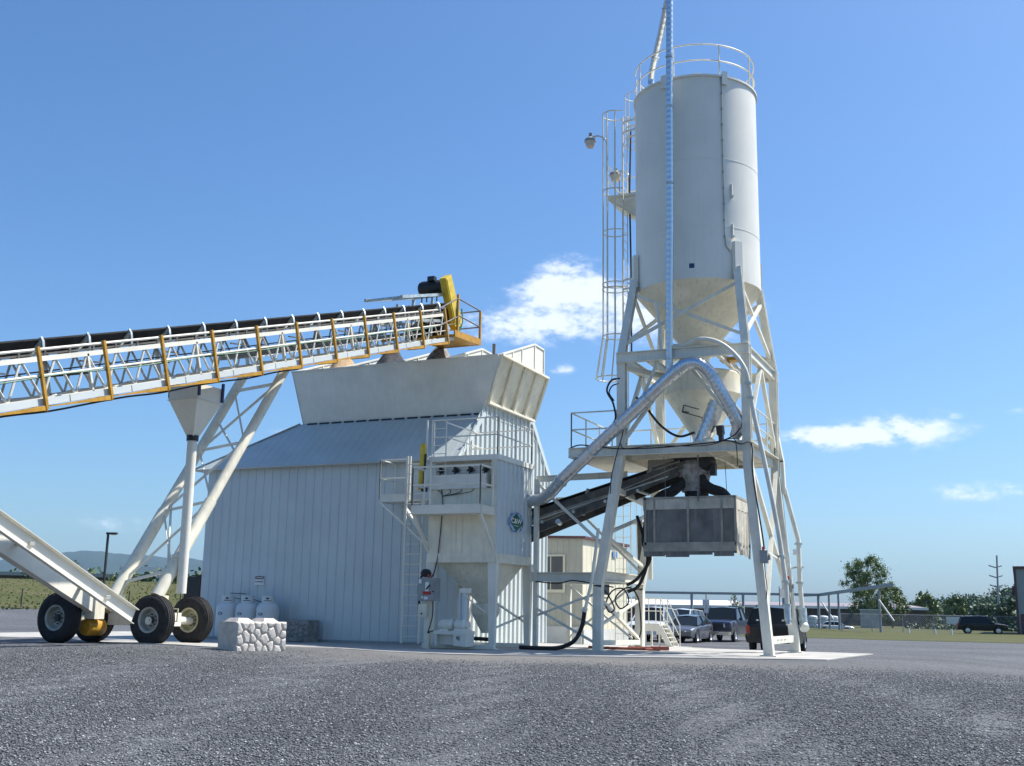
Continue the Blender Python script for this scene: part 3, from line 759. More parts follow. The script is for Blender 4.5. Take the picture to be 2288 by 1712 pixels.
pts = [a - side * w0, a + side * w0, b + side * w1 - u * .25, b + side * w1 * .55, b - side * w1 * .55, b - side * w1 - u * .25]
mb.slab(pts, (1, 0, 0), t); mb.slab([p + Vector((t, 0, 0)) for p in [a - side * w0 * .8 + u * .06, a + side * w0 * .8 + u * .06, b + side * w1 * .8 - u * .3, b - side * w1 * .8 - u * .3]], (1, 0, 0), .02)
mb.build('drive_guard', 'guard', st)
mb = MB()
for k in range(4): mb.path(sp([(-16.98, 33.2 + k * .03, 11.5), (-16.9, 33.0 + k * .05, 11.1), (-16.95, 33.2 + k * .04, 10.6 - k * .04), (-16.95, 33.6, 10.85), (-16.98, 33.6 - k * .02, 11.35)], 5), .016, 5)
mb.build('coiled_hose', 'decalg', st)
mb = MB(); mb.slab([(-17.5, 33.0, 10.6), (-17.5, 33.4, 11.0), (-17.5, 33.5, 10.35), (-17.5, 33.1, 10.15)], (-1, 0, 0), 1.2); mb.build('discharge_flap', 'rubber', st)
mb = MB(); mb.tube((-17.9, 29.9, cz(29.9, 4.84) + .06), (-17.9, 30.5, cz(30.5, 4.84) + .06), .07, 10); mb.build('warning_beacon', 'yellow', st)
for o in st.children:
    if o.name.split('.')[0] in ('belt', 'stringer', 'idler', 'return_roller'): o.location = (.37, 0, .04)
# support legs
for (xt, yt, zt), (xb, yb, zb_) in (((-17.42, 24.17, 7.34), (-17.9, 20.42, 1.27)), ((-19.0, 24.45, 7.3), (-19.32, 20.35, .95))):
    mb = MB(); mb.tube((xt, yt, zt), (xb, yb, zb_), .125, 18); mb.build('support_leg', 'cream', st)
    mb = MB(); q = Vector((xt, yt, zt)).lerp(Vector((xb, yb, zb_)), .62); mb.tube(q, (xb, yb, zb_), .145, 18); mb.build('leg_sleeve', 'cream', st)
def onleg(i, t):
    a, b = (((-17.42, 24.17, 7.34), (-17.9, 20.42, 1.27)), ((-19.0, 24.45, 7.3), (-19.32, 20.35, .95)))[i]
    return Vector(a).lerp(Vector(b), t)
mb = MB()
for t0, t1 in ((.08, .36), (.36, .62), (.62, .9)):
    mb.beam(onleg(0, t1), onleg(1, t1), .06, .06); mb.beam(onleg(0, t0), onleg(1, t1), .055, .055); mb.beam(onleg(1, t0), onleg(0, t1), .04, .04)
mb.beam(onleg(0, .08), onleg(1, .08), .07, .07); mb.split('leg_brace', 'white', st)
# lower frame arms
mb = MB(); a0, a1 = Vector((-17.72, 19.6, .82)), Vector((-17.6, 12.2, 4.17))
mb.prof(a1, a0, [(-.09, -.17), (.02, -.17), (.02, -.155), (-.075, -.155), (-.075, .155), (.02, .155), (.02, .17), (-.09, .17)]); mb.beam(a1 + Vector((-.1, 0, .17)), a0 + Vector((-.1, 0, .17)), .22, .02); mb.build('frame_arm', 'white', st)
mb = MB(); b0, b1 = Vector((-19.35, 20.2, .95)), Vector((-18.4, 13.2, 3.6)); mb.beam(b1, b0, .2, .36); mb.build('frame_arm', 'white', st)
mb = MB(); 
for t in (.12, .42, .74):
    p, q = b0.lerp(b1, t), a0.lerp(a1, t); mb.beam(p + Vector((0, 0, .2)), q, .09, .07); mb.beam(p + Vector((.12, 0, .26)), b0.lerp(b1, t + .06) + Vector((.12, 0, .36)), .05, .05)
mb.split('arm_brace', 'steel', st)
mb = MB(); mb.beam((-19.9, 20.6, .76), (-17.7, 20.95, .76), .28, .3); mb.box((-18.25, 20.9, 1.05), (.3, .3, .5)); mb.box((-19.4, 20.75, 1.05), (.3, .3, .5)); mb.tube((-19.85, 19.6, .74), (-19.85, 20.8, .74), .09, 12); mb.tube((-17.9, 20.2, .73), (-17.95, 21.7, .73), .09, 12)
mb.box((-19.3, 20.0, 1.02), (.3, .3, .55)); mb.build('axle_beam', 'cream', st)
mb = MB(); mb.tube(onleg(1, .60) + Vector((.14, 0, 0)), onleg(0, .93), .03, 6); mb.tube(onleg(1, .22), onleg(0, .42), .03, 6); mb.split('tie_rod', 'white', st)
mb = MB(); mb.lathe((-19.45, 19.85, .56), [(0, 0), (.17, .02), (.2, .1), (.2, .5), (.17, .56), (0, .58)], 18, 'y'); mb.build('hydraulic_drum', 'yellow', st)
def wheel(cx, cy, cz_, rm):
    r, w = .545, .32
    mb = MB(); mb.lathe((cx, cy, cz_), [(.29, -w * .42), (.36, -w * .5), (.46, -w * .49), (r - .015, -w * .38), (r, -w * .30), (r, w * .30), (r - .015, w * .38), (.46, w * .49), (.36, w * .5), (.29, w * .42)], 48, 'y', caps=False)
    ty = mb.build('tyre', 'tyre', st)
    mb = MB()
    for k in (-.075, -.025, .025, .075): mb.lathe((cx, cy + k * 1.25, cz_), [(r + .001, -.013), (r + .011, -.011), (r + .011, .011), (r + .001, .013)], 48, 'y', caps=False)
    tr = mb.build('tread', 'tyre', ty)
    mb = MB(); mb.lathe((cx, cy, cz_), [(0, -.02), (.12, -.02), (.13, .0), (.235, .02), (.245, -w * .38), (.285, -w * .46), (.295, -w * .40), (.26, -w * .2), (.26, w * .4), (.0, w * .4)], 36, 'y'); rm_ = mb.build('rim', rm, st)
    mb = MB(); mb.lathe((cx, cy - .03, cz_), [(0, -.07), (.07, -.065), (.085, 0), (.085, .05)], 14, 'y')
    for i in range(8): a = 2 * math.pi * i / 8; mb.tube((cx + .125 * math.cos(a), cy - .055, cz_ + .125 * math.sin(a)), (cx + .125 * math.cos(a), cy + .01, cz_ + .125 * math.sin(a)), .017, 6)
    mb.build('hub', 'dusty', rm_)
wheel(-19.85, 19.5, .76, 'rim'); wheel(-19.93, 20.65, .76, 'rimc'); wheel(-17.87, 20.3, .745, 'rim'); wheel(-17.95, 21.75, .745, 'rimc')
mb = MB(); mb.path([(-17.7, 20.75, 1.0), (-17.55, 20.75, 1.0), (-17.55, 20.75, .72), (-17.75, 20.75, .72)], .02, 6); mb.build('step_bar', 'rimc', st)

# dust drop hopper with pipe below the conveyor
dh = empty('drop_hopper', (-17.9, 21.0, 1.3), 'pale grey square hopper with a long vertical pipe hung below the conveyor', 'hopper')
mb = MB()
x0, x1, y0, y1 = -18.03, -17.2, 20.45, 21.35; zt, zm, zb2 = 6.2, 5.83, 5.0
def frust(mb, a, b):  # (x0,x1,y0,y1,z)
    vs = [(a[0], a[2], a[4]), (a[1], a[2], a[4]), (a[1], a[3], a[4]), (a[0], a[3], a[4]), (b[0], b[2], b[4]), (b[1], b[2], b[4]), (b[1], b[3], b[4]), (b[0], b[3], b[4])]
    mb.add(vs, [(3, 2, 1, 0), (4, 5, 6, 7), (0, 1, 5, 4), (1, 2, 6, 5), (2, 3, 7, 6), (3, 0, 4, 7)])
frust(mb, (x0, x1, y0, y1, zm), (x0, x1, y0, y1, zt)); frust(mb, (-17.72, -17.52, 20.80, 21.0, zb2), (x0, x1, y0, y1, zm)); mb.build('hopper_body', 'white', dh, smooth=False)
mb = MB(); mb.box((-17.615, 20.9, zm), (.87, .94, .03)); mb.build('seam_flange', 'steel', dh)
mb = MB(); mb.tube((-17.62, 20.9, 5.02), (-17.62, 20.9, 1.35), .115, 20); mb.build('drop_pipe', 'white', dh)
mb = MB(); mb.tube((-17.62, 20.9, 5.03), (-17.62, 20.9, 4.9), .14, 20); mb.build('rubber_coupling', 'black', dh)
mb = MB(); mb.box((-18.06, 20.5, 6.1), (.04, .06, .42)); mb.box((-17.17, 20.48, 6.1), (.04, .06, .4)); mb.box((-17.17, 21.33, 6.1), (.05, .06, .46)); mb.split('hanger_strap', 'navy', dh)
mb = MB(); mb.tube((-17.62, 20.9, 2.2), (-17.85, 20.75, 2.2), .035, 8); mb.build('brace_pipe', 'white', dh)

# ================================================================ dust collector
dc = empty('dust_collector', (-14.35, 30.1, 0), 'tall white baghouse dust collector on legs with railed top deck beside the barn', 'dust collector')
cx0, cx1, cy0, cy1 = -15.46, -13.3, 28.8, 31.3; zb, zt = 2.66, 5.32
mb = MB(); mb.box2((cx0, cy0, zb), (cx1, cy1, 4.5)); mb.box2((cx0, cy0 + .35, 4.5), (cx1, cy1, zt)); mb.box2((cx1 - .18, cy0, 4.5), (cx1, cy0 + .35, zt)); mb.box2((cx0 + (cx1 - cx0) * .495, cy0 - .012, zb), (cx0 + (cx1 - cx0) * .505, cy0, 4.5)); mb.build('housing', 'cream', dc, smooth=False)
mb = MB(); rib_wall(mb, (cx1 + .004, cy0), (cx1 + .004, cy1), zb, lambda t: zt, .31, .035, .10, (1, 0)); mb.build('ribbed_side', 'siding', dc, smooth=False)
mb = MB(); mb.box2((cx0 + .02, cy0 + .345, 4.93), (cx1 - .3, cy0 + .3, 5.28)); mb.box2((cx0 - .03, cy0 - .06, 4.50), (cx1 - .32, cy0 + .28, 4.92)); mb.build('air_header', 'white', dc)
for k in range(4):
    vx = -15.2 + k * .48; mb = MB(); mb.lathe((vx, cy0 + .22, 5.08), [(0, -.1), (.04, -.09), (.06, -.04), (.085, -.02), (.085, .02), (.06, .04), (0, .05)], 12, 'y'); mb.box((vx, cy0 + .2, 5.06), (.24, .05, .04)); mb.tube((vx, cy0 + .15, 5.06), (vx, cy0 + .12, 4.92), .022, 8); mb.box((vx, cy0 + .14, 5.15), (.05, .08, .06)); mb.build('pulse_valve', 'black', dc)
mb = MB(); mb.box2((cx0 - .06, cy0 - .02, zt), (cx1 + .06, cy1 + .08, zt + .15)); mb.build('top_deck', 'white', dc)
mb = MB(); z = zt + .15
railing(mb, [(cx0 + .04, cy0 + 0, z), (cx1, cy0, z), (cx1, cy1, z), (cx0 + .04, cy1, z)], 1.08, .022, posts=1)
mb.tube((cx0 + .5, cy0, z), (cx0 + .5, cy0, z + 1.05), .022, 6); mb.tube((cx1, (cy0 + cy1) / 2, z), (cx1, (cy0 + cy1) / 2, z + 1.08), .03, 6)
for h in (.57, 1.0): mb.tube((cx0 + .5, cy0, z + h), (cx0 + .5, cy1, z + h), .02, 6)
mb.tube((cx0 - .12, cy0 - .02, z - .2), (cx0 - .12, cy0 - .02, z + 1.1), .03, 8); mb.build('deck_railing', 'white', dc)
mb = MB()
for k in range(9): mb.tube((cx0 + .05 + .02, cy0 + .1, z - .9 + k * .25), (cx0 + .45, cy0 + .1, z - .9 + k * .25), .012, 6)
for xx in (cx0 + .05, cx0 + .45): mb.tube((xx, cy0 + .1, z - .9), (xx, cy0 + .1, z + 1.05), .02, 6)
mb.build('deck_ladder', 'white', dc)
mb = MB(); frust(mb, (-14.25, -13.95, 29.75, 30.05, 1.28), (cx0 + .02, cx1 - .02, cy0 + .02, cy1 - .02, zb)); mb.build('hopper', 'cream', dc, smooth=False)
mb = MB(); 
for a, b in (((cx0, cy0), (cx1, cy0)), ((cx1, cy0), (cx1, cy1)), ((cx1, cy1), (cx0, cy1)), ((cx0, cy1), (cx0, cy0))): mb.beam((a[0], a[1], zb - .12), (b[0], b[1], zb - .12), .06, .26)
mb.build('base_frame', 'cream', dc)
for (lx, ly) in ((cx1 - .1, cy0 + .05), (cx1 - .06, cy1 - .08), (cx0 + .1, cy0 + .05), (cx0 + .1, cy1 - .08)):
    mb = MB(); mb.add([(lx - .15, ly - .04, zb - .2), (lx + .13, ly - .04, zb - .2), (lx + .13, ly + .14, zb - .2), (lx - .15, ly + .14, zb - .2), (lx - .07, ly - .04, .02), (lx + .09, ly - .04, .02), (lx + .09, ly + .08, .02), (lx - .07, ly + .08, .02)], [(3, 2, 1, 0), (4, 5, 6, 7), (0, 1, 5, 4), (1, 2, 6, 5), (2, 3, 7, 6), (3, 0, 4, 7)])
    mb.box((lx, ly + .03, .04), (.32, .3, .03)); mb.build('leg', 'white', dc, smooth=False)
mb = MB(); mb.box2((cx0 - .05, cy0 - .12, .03), (cx1 + .02, cy0 + .08, .15)); mb.box2((cx0 - .05, cy1 - .2, .03), (cx1, cy1, .15)); mb.split('skid_rail', 'white', dc)
mb = MB(); mb.beam((cx1 - .05, cy0 + .2, 1.3), (cx1 - .05, cy1 - .2, .75), .05, .05); mb.beam((cx1 - .05, cy0 + .2, .62), (cx1 - .05, cy1 - .2, .98), .05, .05); mb.split('side_brace', 'steel', dc)
# front service platform
mb = MB(); mb.box2((-15.52, 27.9, 3.74), (-13.38, 28.8, 3.78)); mb.box2((-15.54, 27.88, 3.72), (-13.36, 27.92, 3.97)); mb.box2((-13.40, 27.9, 3.72), (-13.36, 28.8, 3.95)); mb.box2((-15.54, 27.9, 3.72), (-15.5, 28.8, 3.95)); mb.build('service_platform', 'white', dc)
mb = MB()
railing(mb, [(-15.52, 28.6, 3.97), (-15.52, 27.9, 3.97), (-13.38, 27.9, 3.97), (-13.38, 28.7, 3.97)], 1.08, .03, posts=1)
mb.tube((-14.98, 27.95, 3.97), (-14.98, 27.95, 5.2), .03, 6); mb.build('service_platform_rail', 'white', dc)
mb = MB(); mb.beam((-13.4, 27.95, 3.74), (-13.38, 28.8, 2.75), .07, .07); mb.beam((-15.5, 27.95, 3.74), (-15.46, 28.8, 2.75), .07, .07); mb.split('platform_strut', 'white', dc)
mb = MB(); mb.box2((-17.85, 30.0, 4.33), (-15.5, 30.9, 4.37)); mb.box2((-17.87, 29.98, 4.32), (-16.85, 30.02, 4.55)); mb.box2((-17.87, 30.0, 4.32), (-17.83, 30.9, 4.5)); mb.build('side_platform', 'white', dc)
mb = MB(); railing(mb, [(-16.85, 30.0, 4.4), (-17.85, 30.0, 4.4), (-17.85, 30.9, 4.4)], 1.22, .025, posts=1); mb.beam((-16.82, 30.0, 4.3), (-16.82, 30.0, 5.7), .09, .05); mb.build('side_platform_rail', 'white', dc)
mb = MB(); mb.beam((-17.83, 30.0, 4.33), (-15.5, 29.3, 2.72), .06, .06); mb.beam((-16.85, 29.9, 4.1), (-15.5, 29.0, 2.9), .08, .08); mb.split('side_strut', 'white', dc)
mb = MB()
for xx in (-16.68, -16.11): mb.beam((xx, 29.6, .1), (xx, 29.6, 5.65), .065, .035)
for k in range(18): mb.tube((-16.68, 29.6, .3 + k * .3), (-16.11, 29.6, .3 + k * .3), .018, 6)
mb.build('access_ladder', 'white', dc)
# emblem
ec = (cx1 + .045, 30.07, 3.62)
EY = 1.75
mb = MB(); mb.slab([(ec[0], ec[1] + EY * .29 * math.cos(R(a)), ec[2] + .29 * math.sin(R(a))) for a in range(0, 360, 9)], (1, 0, 0), .008); em = mb.build('emblem', 'decallb', dc, smooth=False)
mb = MB(); X = ec[0] + .012
for k in range(12):
    if k in (3, 9): continue
    A_ = [R(k * 30 + q) for q in (3, 11, 19, 27)]
    for a0_, a1_ in zip(A_[:-1], A_[1:]): mb.quad(*[(X, ec[1] + EY * r_ * math.cos(a), ec[2] + r_ * math.sin(a)) for r_, a in ((.255, a0_), (.30, a0_), (.30, a1_), (.255, a1_))])
mb.build('ring_band', 'decalb', em, smooth=False)
mb = MB(); X = ec[0] + .014; mb.slab([(X, ec[1] - EY * .25, ec[2]), (X, ec[1], ec[2] - .27), (X, ec[1] + EY * .30, ec[2]), (X, ec[1], ec[2] + .27)], (1, 0, 0), .004); mb.build('diamond', 'decalg', em, smooth=False)
textobj('C&W', .20, 'decalw', em, (ec[0] + .021, ec[1], ec[2] + .03), (0, 1, 0), (0, 0, 1), sx=1.6)
mb = MB(); mb.box((ec[0] + .02, ec[1], ec[2] - .1), (.004, .36, .025)); mb.build('underline_bar', 'decallb', em)
# cable down the front
mb = MB(); mb.path(sp([(-15.05, cy0 - .03, 4.5), (-15.0, cy0 - .03, 4.1), (-15.03, cy0 - .03, 3.5), (-15.08, cy0 - .03, 2.9), (-15.12, cy0 - .04, 2.5), (-15.1, cy0 - .3, 2.0)], 6), .014, 6)
for k in range(4): mb.path(sp([(-15.2 + k * .4, cy0 - .02, 4.5), (-15.05 + k * .3, cy0 - .05, 4.4), (-15.0, cy0 - .03, 4.3)], 4), .01, 5)
mb.build('signal_cable', 'cable', dc)
mb = MB(); mb.lathe((-14.1, 29.9, .45), [(.12, .0), (.13, .05), (.38, .5), (.40, .55), (.40, .82), (.2, .85)], 20); mb.tube((-14.5, 29.9, 1.1), (-13.7, 29.9, 1.1), .12, 14); mb.build('rotary_valve', 'cream', dc)
mb = MB(); mb.tube((-14.1, 29.78, 1.1), (-14.1, 29.70, 1.1), .07, 12); mb.build('valve_cap', 'red', dc)
mb = MB(); mb.tube((-14.3, 29.5, .30), (-13.7, 29.5, .28), .055, 12); mb.build('conveying_pipe', 'black', dc)

yt = empty('yellow_hoist_tube', (-15.68, 28.75, 4.4), 'slim yellow tube standing against the left front edge of the dust collector', 'pipe')
mb = MB(); mb.tube((-15.70, 28.7, 4.5), (-15.66, 28.7, 5.85), .085, 14); mb.build('tube_body', 'guard', yt)
mb = MB(); mb.tube((-15.60, 28.68, 4.45), (-15.56, 28.68, 5.55), .03, 8); mb.box((-15.55, 28.65, 4.5), (.16, .1, .12)); mb.build('tube_bracket', 'black', yt)

# electrical cabinet on post
ec_ = empty('disconnect_cabinet', (-15.2, 28.35, 0), 'grey electrical cabinet with a red danger label on a pale post', 'electrical box')
mb = MB(); mb.box2((-15.42, 28.2, 1.32), (-14.86, 28.5, 1.96)); mb.box2((-15.40, 28.19, 1.34), (-14.88, 28.2, 1.94)); mb.build('cabinet', 'grey', ec_)
mb = MB(); mb.box2((-15.24, 28.175, 1.44 + .05), (-14.99, 28.188, 1.58)); mb.build('danger_label', 'red', ec_)
mb = MB(); mb.box2((-15.17, 28.176, 1.585), (-15.06, 28.187, 1.84)); mb.box2((-15.38, 28.176, 1.80), (-15.30, 28.187, 1.92)); mb.box2((-15.2, 28.176, 1.36), (-15.08, 28.187, 1.44)); mb.tube((-15.26, 28.176, 1.42), (-15.26, 28.188, 1.42), .03, 12); mb.split('white_label', 'decalw', ec_)
mb = MB(); mb.beam((-15.12, 28.15, 1.64), (-15.0, 28.12, 1.76), .03, .03); mb.tube((-14.92, 28.18, 1.58), (-14.92, 28.15, 1.58), .02, 8); mb.build('switch_handle', 'black', ec_)
mb = MB(); mb.box2((-15.38, 28.22, .88), (-15.14, 28.42, 1.24)); mb.build('small_box', 'cream', ec_)
mb = MB(); mb.tube((-15.28, 28.2, .97), (-15.28, 28.215, .97), .025, 10); mb.build('box_knob', 'black', ec_)
mb = MB(); mb.box2((-15.27, 28.36, .02), (-15.1, 28.48, 1.32)); mb.build('post', 'cream', ec_)
mb = MB(); mb.tube((-15.16, 28.34, 1.96), (-15.16, 28.34, 2.06), .035, 10); mb.build('red_beacon', 'red', ec_)
mb = MB(); mb.lathe((-15.33, 28.5, 1.98), [(0, 0), (.14, .03), (.16, .12), (.1, .22), (0, .24)], 12); mb.path(sp([(-15.46, 28.4, 1.2), (-15.5, 28.4, 1.7), (-15.42, 28.45, 2.05), (-15.3, 28.45, 2.12)], 5), .035, 8); mb.path(sp([(-15.0, 28.35, 1.32), (-14.98, 28.3, .9), (-15.05, 28.25, .55), (-15.1, 28.3, .45), (-14.98, 28.3, .5), (-14.8, 28.3, .5)], 6), .018, 6); mb.path(sp([(-15.1, 28.35, 1.96), (-15.02, 28.4, 2.1), (-15.0, 28.5, 2.4)], 5), .02, 6); mb.build('cable_bundle', 'cable', ec_)

# blower on its base
bl = empty('blower_unit', (-14.3, 28.4, 0), 'white blower with motor on a boxed steel base in front of the dust collector', 'blower')
mb = MB(); mb.box2((-14.82, 28.1, .42), (-13.82, 28.65, .52)); mb.box2((-14.80, 28.12, .12), (-14.74, 28.62, .42)); mb.box2((-13.98, 28.11, .1), (-13.83, 28.62, .42)); mb.box2((-14.74, 28.3, .14), (-13.98, 28.34, .42)); mb.box2((-14.22, 28.12, .12), (-13.98, 28.16, .42)); mb.build('base', 'white', bl)
mb = MB(); mb.lathe((-14.78, 28.35, .68), [(0, 0), (.1, .01), (.13, .04), (.13, .14), (.15, .15), (.15, .4), (.12, .44), (.04, .46), (.04, .5)], 18, 'x'); mb.box((-14.58, 28.35, .54), (.25, .22, .05)); mb.box((-14.6, 28.22, .76), (.12, .08, .1)); mb.build('motor', 'white', bl)
mb = MB(); mb.lathe((-14.28, 28.35, .68), [(0, 0), (.12, .01), (.14, .06), (.14, .22), (.16, .23), (.16, .3), (.11, .34), (.11, .42), (0, .44)], 18, 'x'); mb.box((-14.05, 28.35, .55), (.4, .26, .06)); mb.build('blower_housing', 'white', bl)
for sx, r_ in ((-14.17, .055), (-14.03, .085)):
    mb = MB(); mb.tube((sx, 28.4, .8), (sx, 28.4, 1.55), r_, 16); mb.build('silencer', 'siding', bl)
mb = MB(); mb.box2((-14.16, 28.3, 1.55), (-13.88, 28.5, 1.68)); mb.build('inlet_filter', 'white', bl)
mb = MB(); mb.path([(-14.0, 28.3, 1.5), (-13.75, 28.6, 1.2), (-13.6, 28.8, 1.05)], .02, 6); mb.build('drain_pipe', 'white', bl)
textobj('RJ', .12, 'black', bl, (-13.98 - .09, 28.108, .33), (1, 0, 0), (0, 0, 1))

# ================================================================ propane tanks and blocks
def ptank(x, y, label):
    e = empty('propane_tank', (x, y, .02), label, 'gas tank', 'white gas tanks standing along the barn wall')
    r = .37
    mb = MB(); mb.lathe((x, y, .02), [(.0, .02), (.25, .02), (.34, .10), (r, .2), (r, .98), (.34, 1.1), (.24, 1.19), (.12, 1.23), (0, 1.235)], 32); mb.build('vessel', 'tank', e, ang=60)
    mb = MB(); mb.lathe((x, y, .02), [(.21, 1.19), (.21, 1.42), (.195, 1.42), (.195, 1.2)], 24, a0=R(-160), a1=R(150), caps=False); mb.build('collar', 'tank', e)
    mb = MB(); mb.tube((x, y, 1.22), (x, y, 1.34), .03, 8); mb.build('valve', 'chrome', e)
    mb = MB(); mb.lathe((x, y, .02), [(.27, 0), (.27, .08)], 20, caps=False); mb.build('foot_ring', 'tank', e)
    a = R(-62); 
    for dz, w, h, m_ in ((1.33, .12, .06, 'black'), (1.26, .26, .02, 'black')):
        mb = MB(); rr = .213
        n = 6; pts = [(x + rr * math.sin(R(28) + w / rr * (t - .5)), y - rr * math.cos(R(28) + w / rr * (t - .5))) for t in [i / n for i in range(n + 1)]]
        for i in range(n): k0 = 1 if m_ == 'black' and dz > 1.3 else 0; sh = math.sin(math.pi * (i + .5) / n) * h if k0 else h; mb.quad((*pts[i], dz - sh / 2 + .02), (*pts[i + 1], dz - sh / 2 + .02), (*pts[i + 1], dz + sh / 2 + .02), (*pts[i], dz + sh / 2 + .02))
        mb.build('warning_mark', m_, e, smooth=False)
    mb = MB(); rr = r + .004; a0_ = R(-2)
    for j in range(14):
        t0, t1 = j * 2 * math.pi / 14, (j + 1) * 2 * math.pi / 14
        f = lambda t, s_: (x + rr * math.sin(a0_ + s_ * .09 / rr * math.cos(t)), y - rr * math.cos(a0_ + s_ * .09 / rr * math.cos(t)), .86 + s_ * .045 * math.sin(t))
        mb.quad(f(t0, .55), f(t0, 1), f(t1, 1), f(t1, .55))
    mb.build('oval_mark', 'navy', e, smooth=False)
ptank(-23.62, 30.35, 'leftmost white gas tank, nearest the corner of the barn')
ptank(-22.83, 30.32, 'middle white gas tank of three along the barn')
ptank(-22.0, 30.3, 'rightmost white gas tank, below and right of the danger sign')
mb = MB(); mb.path(sp([(-23.6, 30.35, 1.4), (-23.2, 30.5, 1.33), (-22.83, 30.32, 1.38), (-22.4, 30.5, 1.25), (-22.0, 30.3, 1.38)], 6), .012, 5); mb.path(sp([(-23.9, 30.8, 1.52), (-23.3, 30.85, 1.5)], 4), .012, 5)
tag(mb.build('gas_hose', 'cable'), 'thin black hose linking the tops of the three gas tanks', 'hose')

def stone_block(name, corner, ddir, sdir, Lf, Ls, H, m, label, seed, bumps=True):
    """corner = front bottom corner; ddir = along stone face; sdir = along plain side"""
    e = empty(name, corner, label, 'concrete block')
    d, s_, c = Vector(ddir).normalized(), Vector(sdir).normalized(), Vector(corner)
    nn = d.cross(Vector((0, 0, 1)))
    if nn.dot(s_) > 0: nn = -nn
    mb = MB(); q = [c, c + d * Lf, c + d * Lf + s_ * Ls, c + s_ * Ls]; up = Vector((0, 0, H))
    mb.add(q + [p + up for p in q], [(3, 2, 1, 0), (4, 5, 6, 7), (0, 1, 5, 4), (1, 2, 6, 5), (2, 3, 7, 6), (3, 0, 4, 7)]); mb.build('core', m, e, smooth=False)
    if bumps:
        for t in (.22, .72):
            b = c + d * Lf * t + s_ * Ls * .5 + up; w, k = .19, .12; mb = MB()
            P = [b + d * i * w + s_ * j * w * 1.5 for i, j in ((-1, -1), (1, -1), (1, 1), (-1, 1))]; Q = [b + d * i * k + s_ * j * k * 1.5 + Vector((0, 0, .075)) for i, j in ((-1, -1), (1, -1), (1, 1), (-1, 1))]
            mb.add(P + Q, [(4, 5, 6, 7), (0, 1, 5, 4), (1, 2, 6, 5), (2, 3, 7, 6), (3, 0, 4, 7)]); mb.build('locating_knob', m, e, smooth=False)
    # cobble face height field
    rs = np.random.default_rng(seed); nu, nv = int(Lf * 95), int(H * 95)
    cols = max(4, int(Lf / .15)); rows = max(3, int(H / .17)); pts = []
    for i in range(cols):
        for j in range(rows): pts.append(((i + .5 + (rs.random() - .5) * .5) / cols * Lf, (j + .5 * (i % 2) + .25 + (rs.random() - .5) * .5) / rows * H))
    pts = np.array(pts); wgt = .85 + .45 * rs.random(len(pts))
    U, V = np.meshgrid(np.linspace(0, Lf, nu), np.linspace(0, H, nv))
    dd = np.sqrt(((U[..., None] - pts[:, 0]) * 1.1) ** 2 + (V[..., None] - pts[:, 1]) ** 2) / wgt
    ds = np.sort(dd, -1); gap = ds[..., 1] - ds[..., 0]
    edge = np.minimum.reduce([U, Lf - U, V, H - V]); hgt = .06 * (1 - np.exp(-gap / .022)) * np.clip(edge / .03, 0, 1) + .006 * rs.random(U.shape)
    co = np.array(c)[None, None] + U[..., None] * np.array(d) + V[..., None] * np.array((0, 0, 1.)) + (hgt[..., None] + .002) * np.array(nn)
    i = np.arange(nv - 1)[:, None] * nu + np.arange(nu - 1)[None]; Fc = np.stack([i, i + 1, i + nu + 1, i + nu], -1).reshape(-1, 4)
    npmesh('cobble_face', co.reshape(-1, 3), Fc, m, parent=e, smooth=True)
stone_block('concrete_block', (-15.12, 19.72, .1), (.36, .933, 0), (-.933, .36, 0), 1.26, .66, .66, 'block', 'sunlit pale concrete block with cobbled face standing beside the wheels', 3)
stone_block('concrete_block', (-21.35, 30.2, .02), (1, 0, 0), (0, 1, 0), .98, .6, .68, 'blockd', 'dark cobbled concrete block in shade against the barn wall', 9, False)
# dark drum bin at barn corner
e = empty('fuel_cabinet', (-27.3, 33.4, 0), 'black cabinet with a red side behind the barn left corner', 'cabinet')
mb = MB(); mb.box2((-27.7, 33.0, .0), (-26.98, 33.9, 2.12)); mb.build('cabinet_body', 'black', e)
mb = MB(); mb.box2((-26.98, 33.02, .0), (-26.9, 33.9, 2.1)); mb.build('side_panel', 'red', e)

# ================================================================ silo tower
sx_, sy_, sr = -8.3, 32.38, 1.88
tw = empty('cement_silo', (sx_, sy_, 0), 'tall white cement silo standing on a four legged braced steel tower', 'silo')
mb = MB(); z0, z1 = 10.62, 16.98
prof = [(sr, z0), (sr, 12.2), (sr + .006, 12.2), (sr + .006, 12.23), (sr, 12.23), (sr, 14.3), (sr + .006, 14.3), (sr + .006, 14.33), (sr, 14.33), (sr, z1 - .06), (sr + .05, z1 - .06), (sr + .05, z1), (sr - .02, z1), (0, z1 + .28)]
mb.lathe((sx_, sy_, 0), prof, 96, caps=False); mb.build('silo_barrel', 'silo', tw, ang=50)
mb = MB(); mb.lathe((sx_, sy_, 0), [(sr - .005, z0 + .002), (sr - .01, z0), (.48, 8.95), (.48, 8.72), (.3, 8.7), (.3, 8.3), (0, 8.3)], 64, caps=False); mb.lathe((sx_, sy_, 0), [(.48, 8.86), (.58, 8.86), (.58, 8.92), (.48, 8.92)], 40, caps=False); mb.build('silo_cone', 'cream', tw)
mb = MB()
for h in (.48, 1.0): mb.ring((sx_, sy_, z1 + h), sr - .02, .022, 72, -165, 178)
for a in (-172, -140, -95, -52, -12, 25, 65, 105, 140, 175): mb.tube((sx_ + (sr - .02) * math.cos(R(a)), sy_ + (sr - .02) * math.sin(R(a)), z1), (sx_ + (sr - .02) * math.cos(R(a)), sy_ + (sr - .02) * math.sin(R(a)), z1 + 1.0), .022, 6)
mb.build('roof_railing', 'cream', tw)
mb = MB()
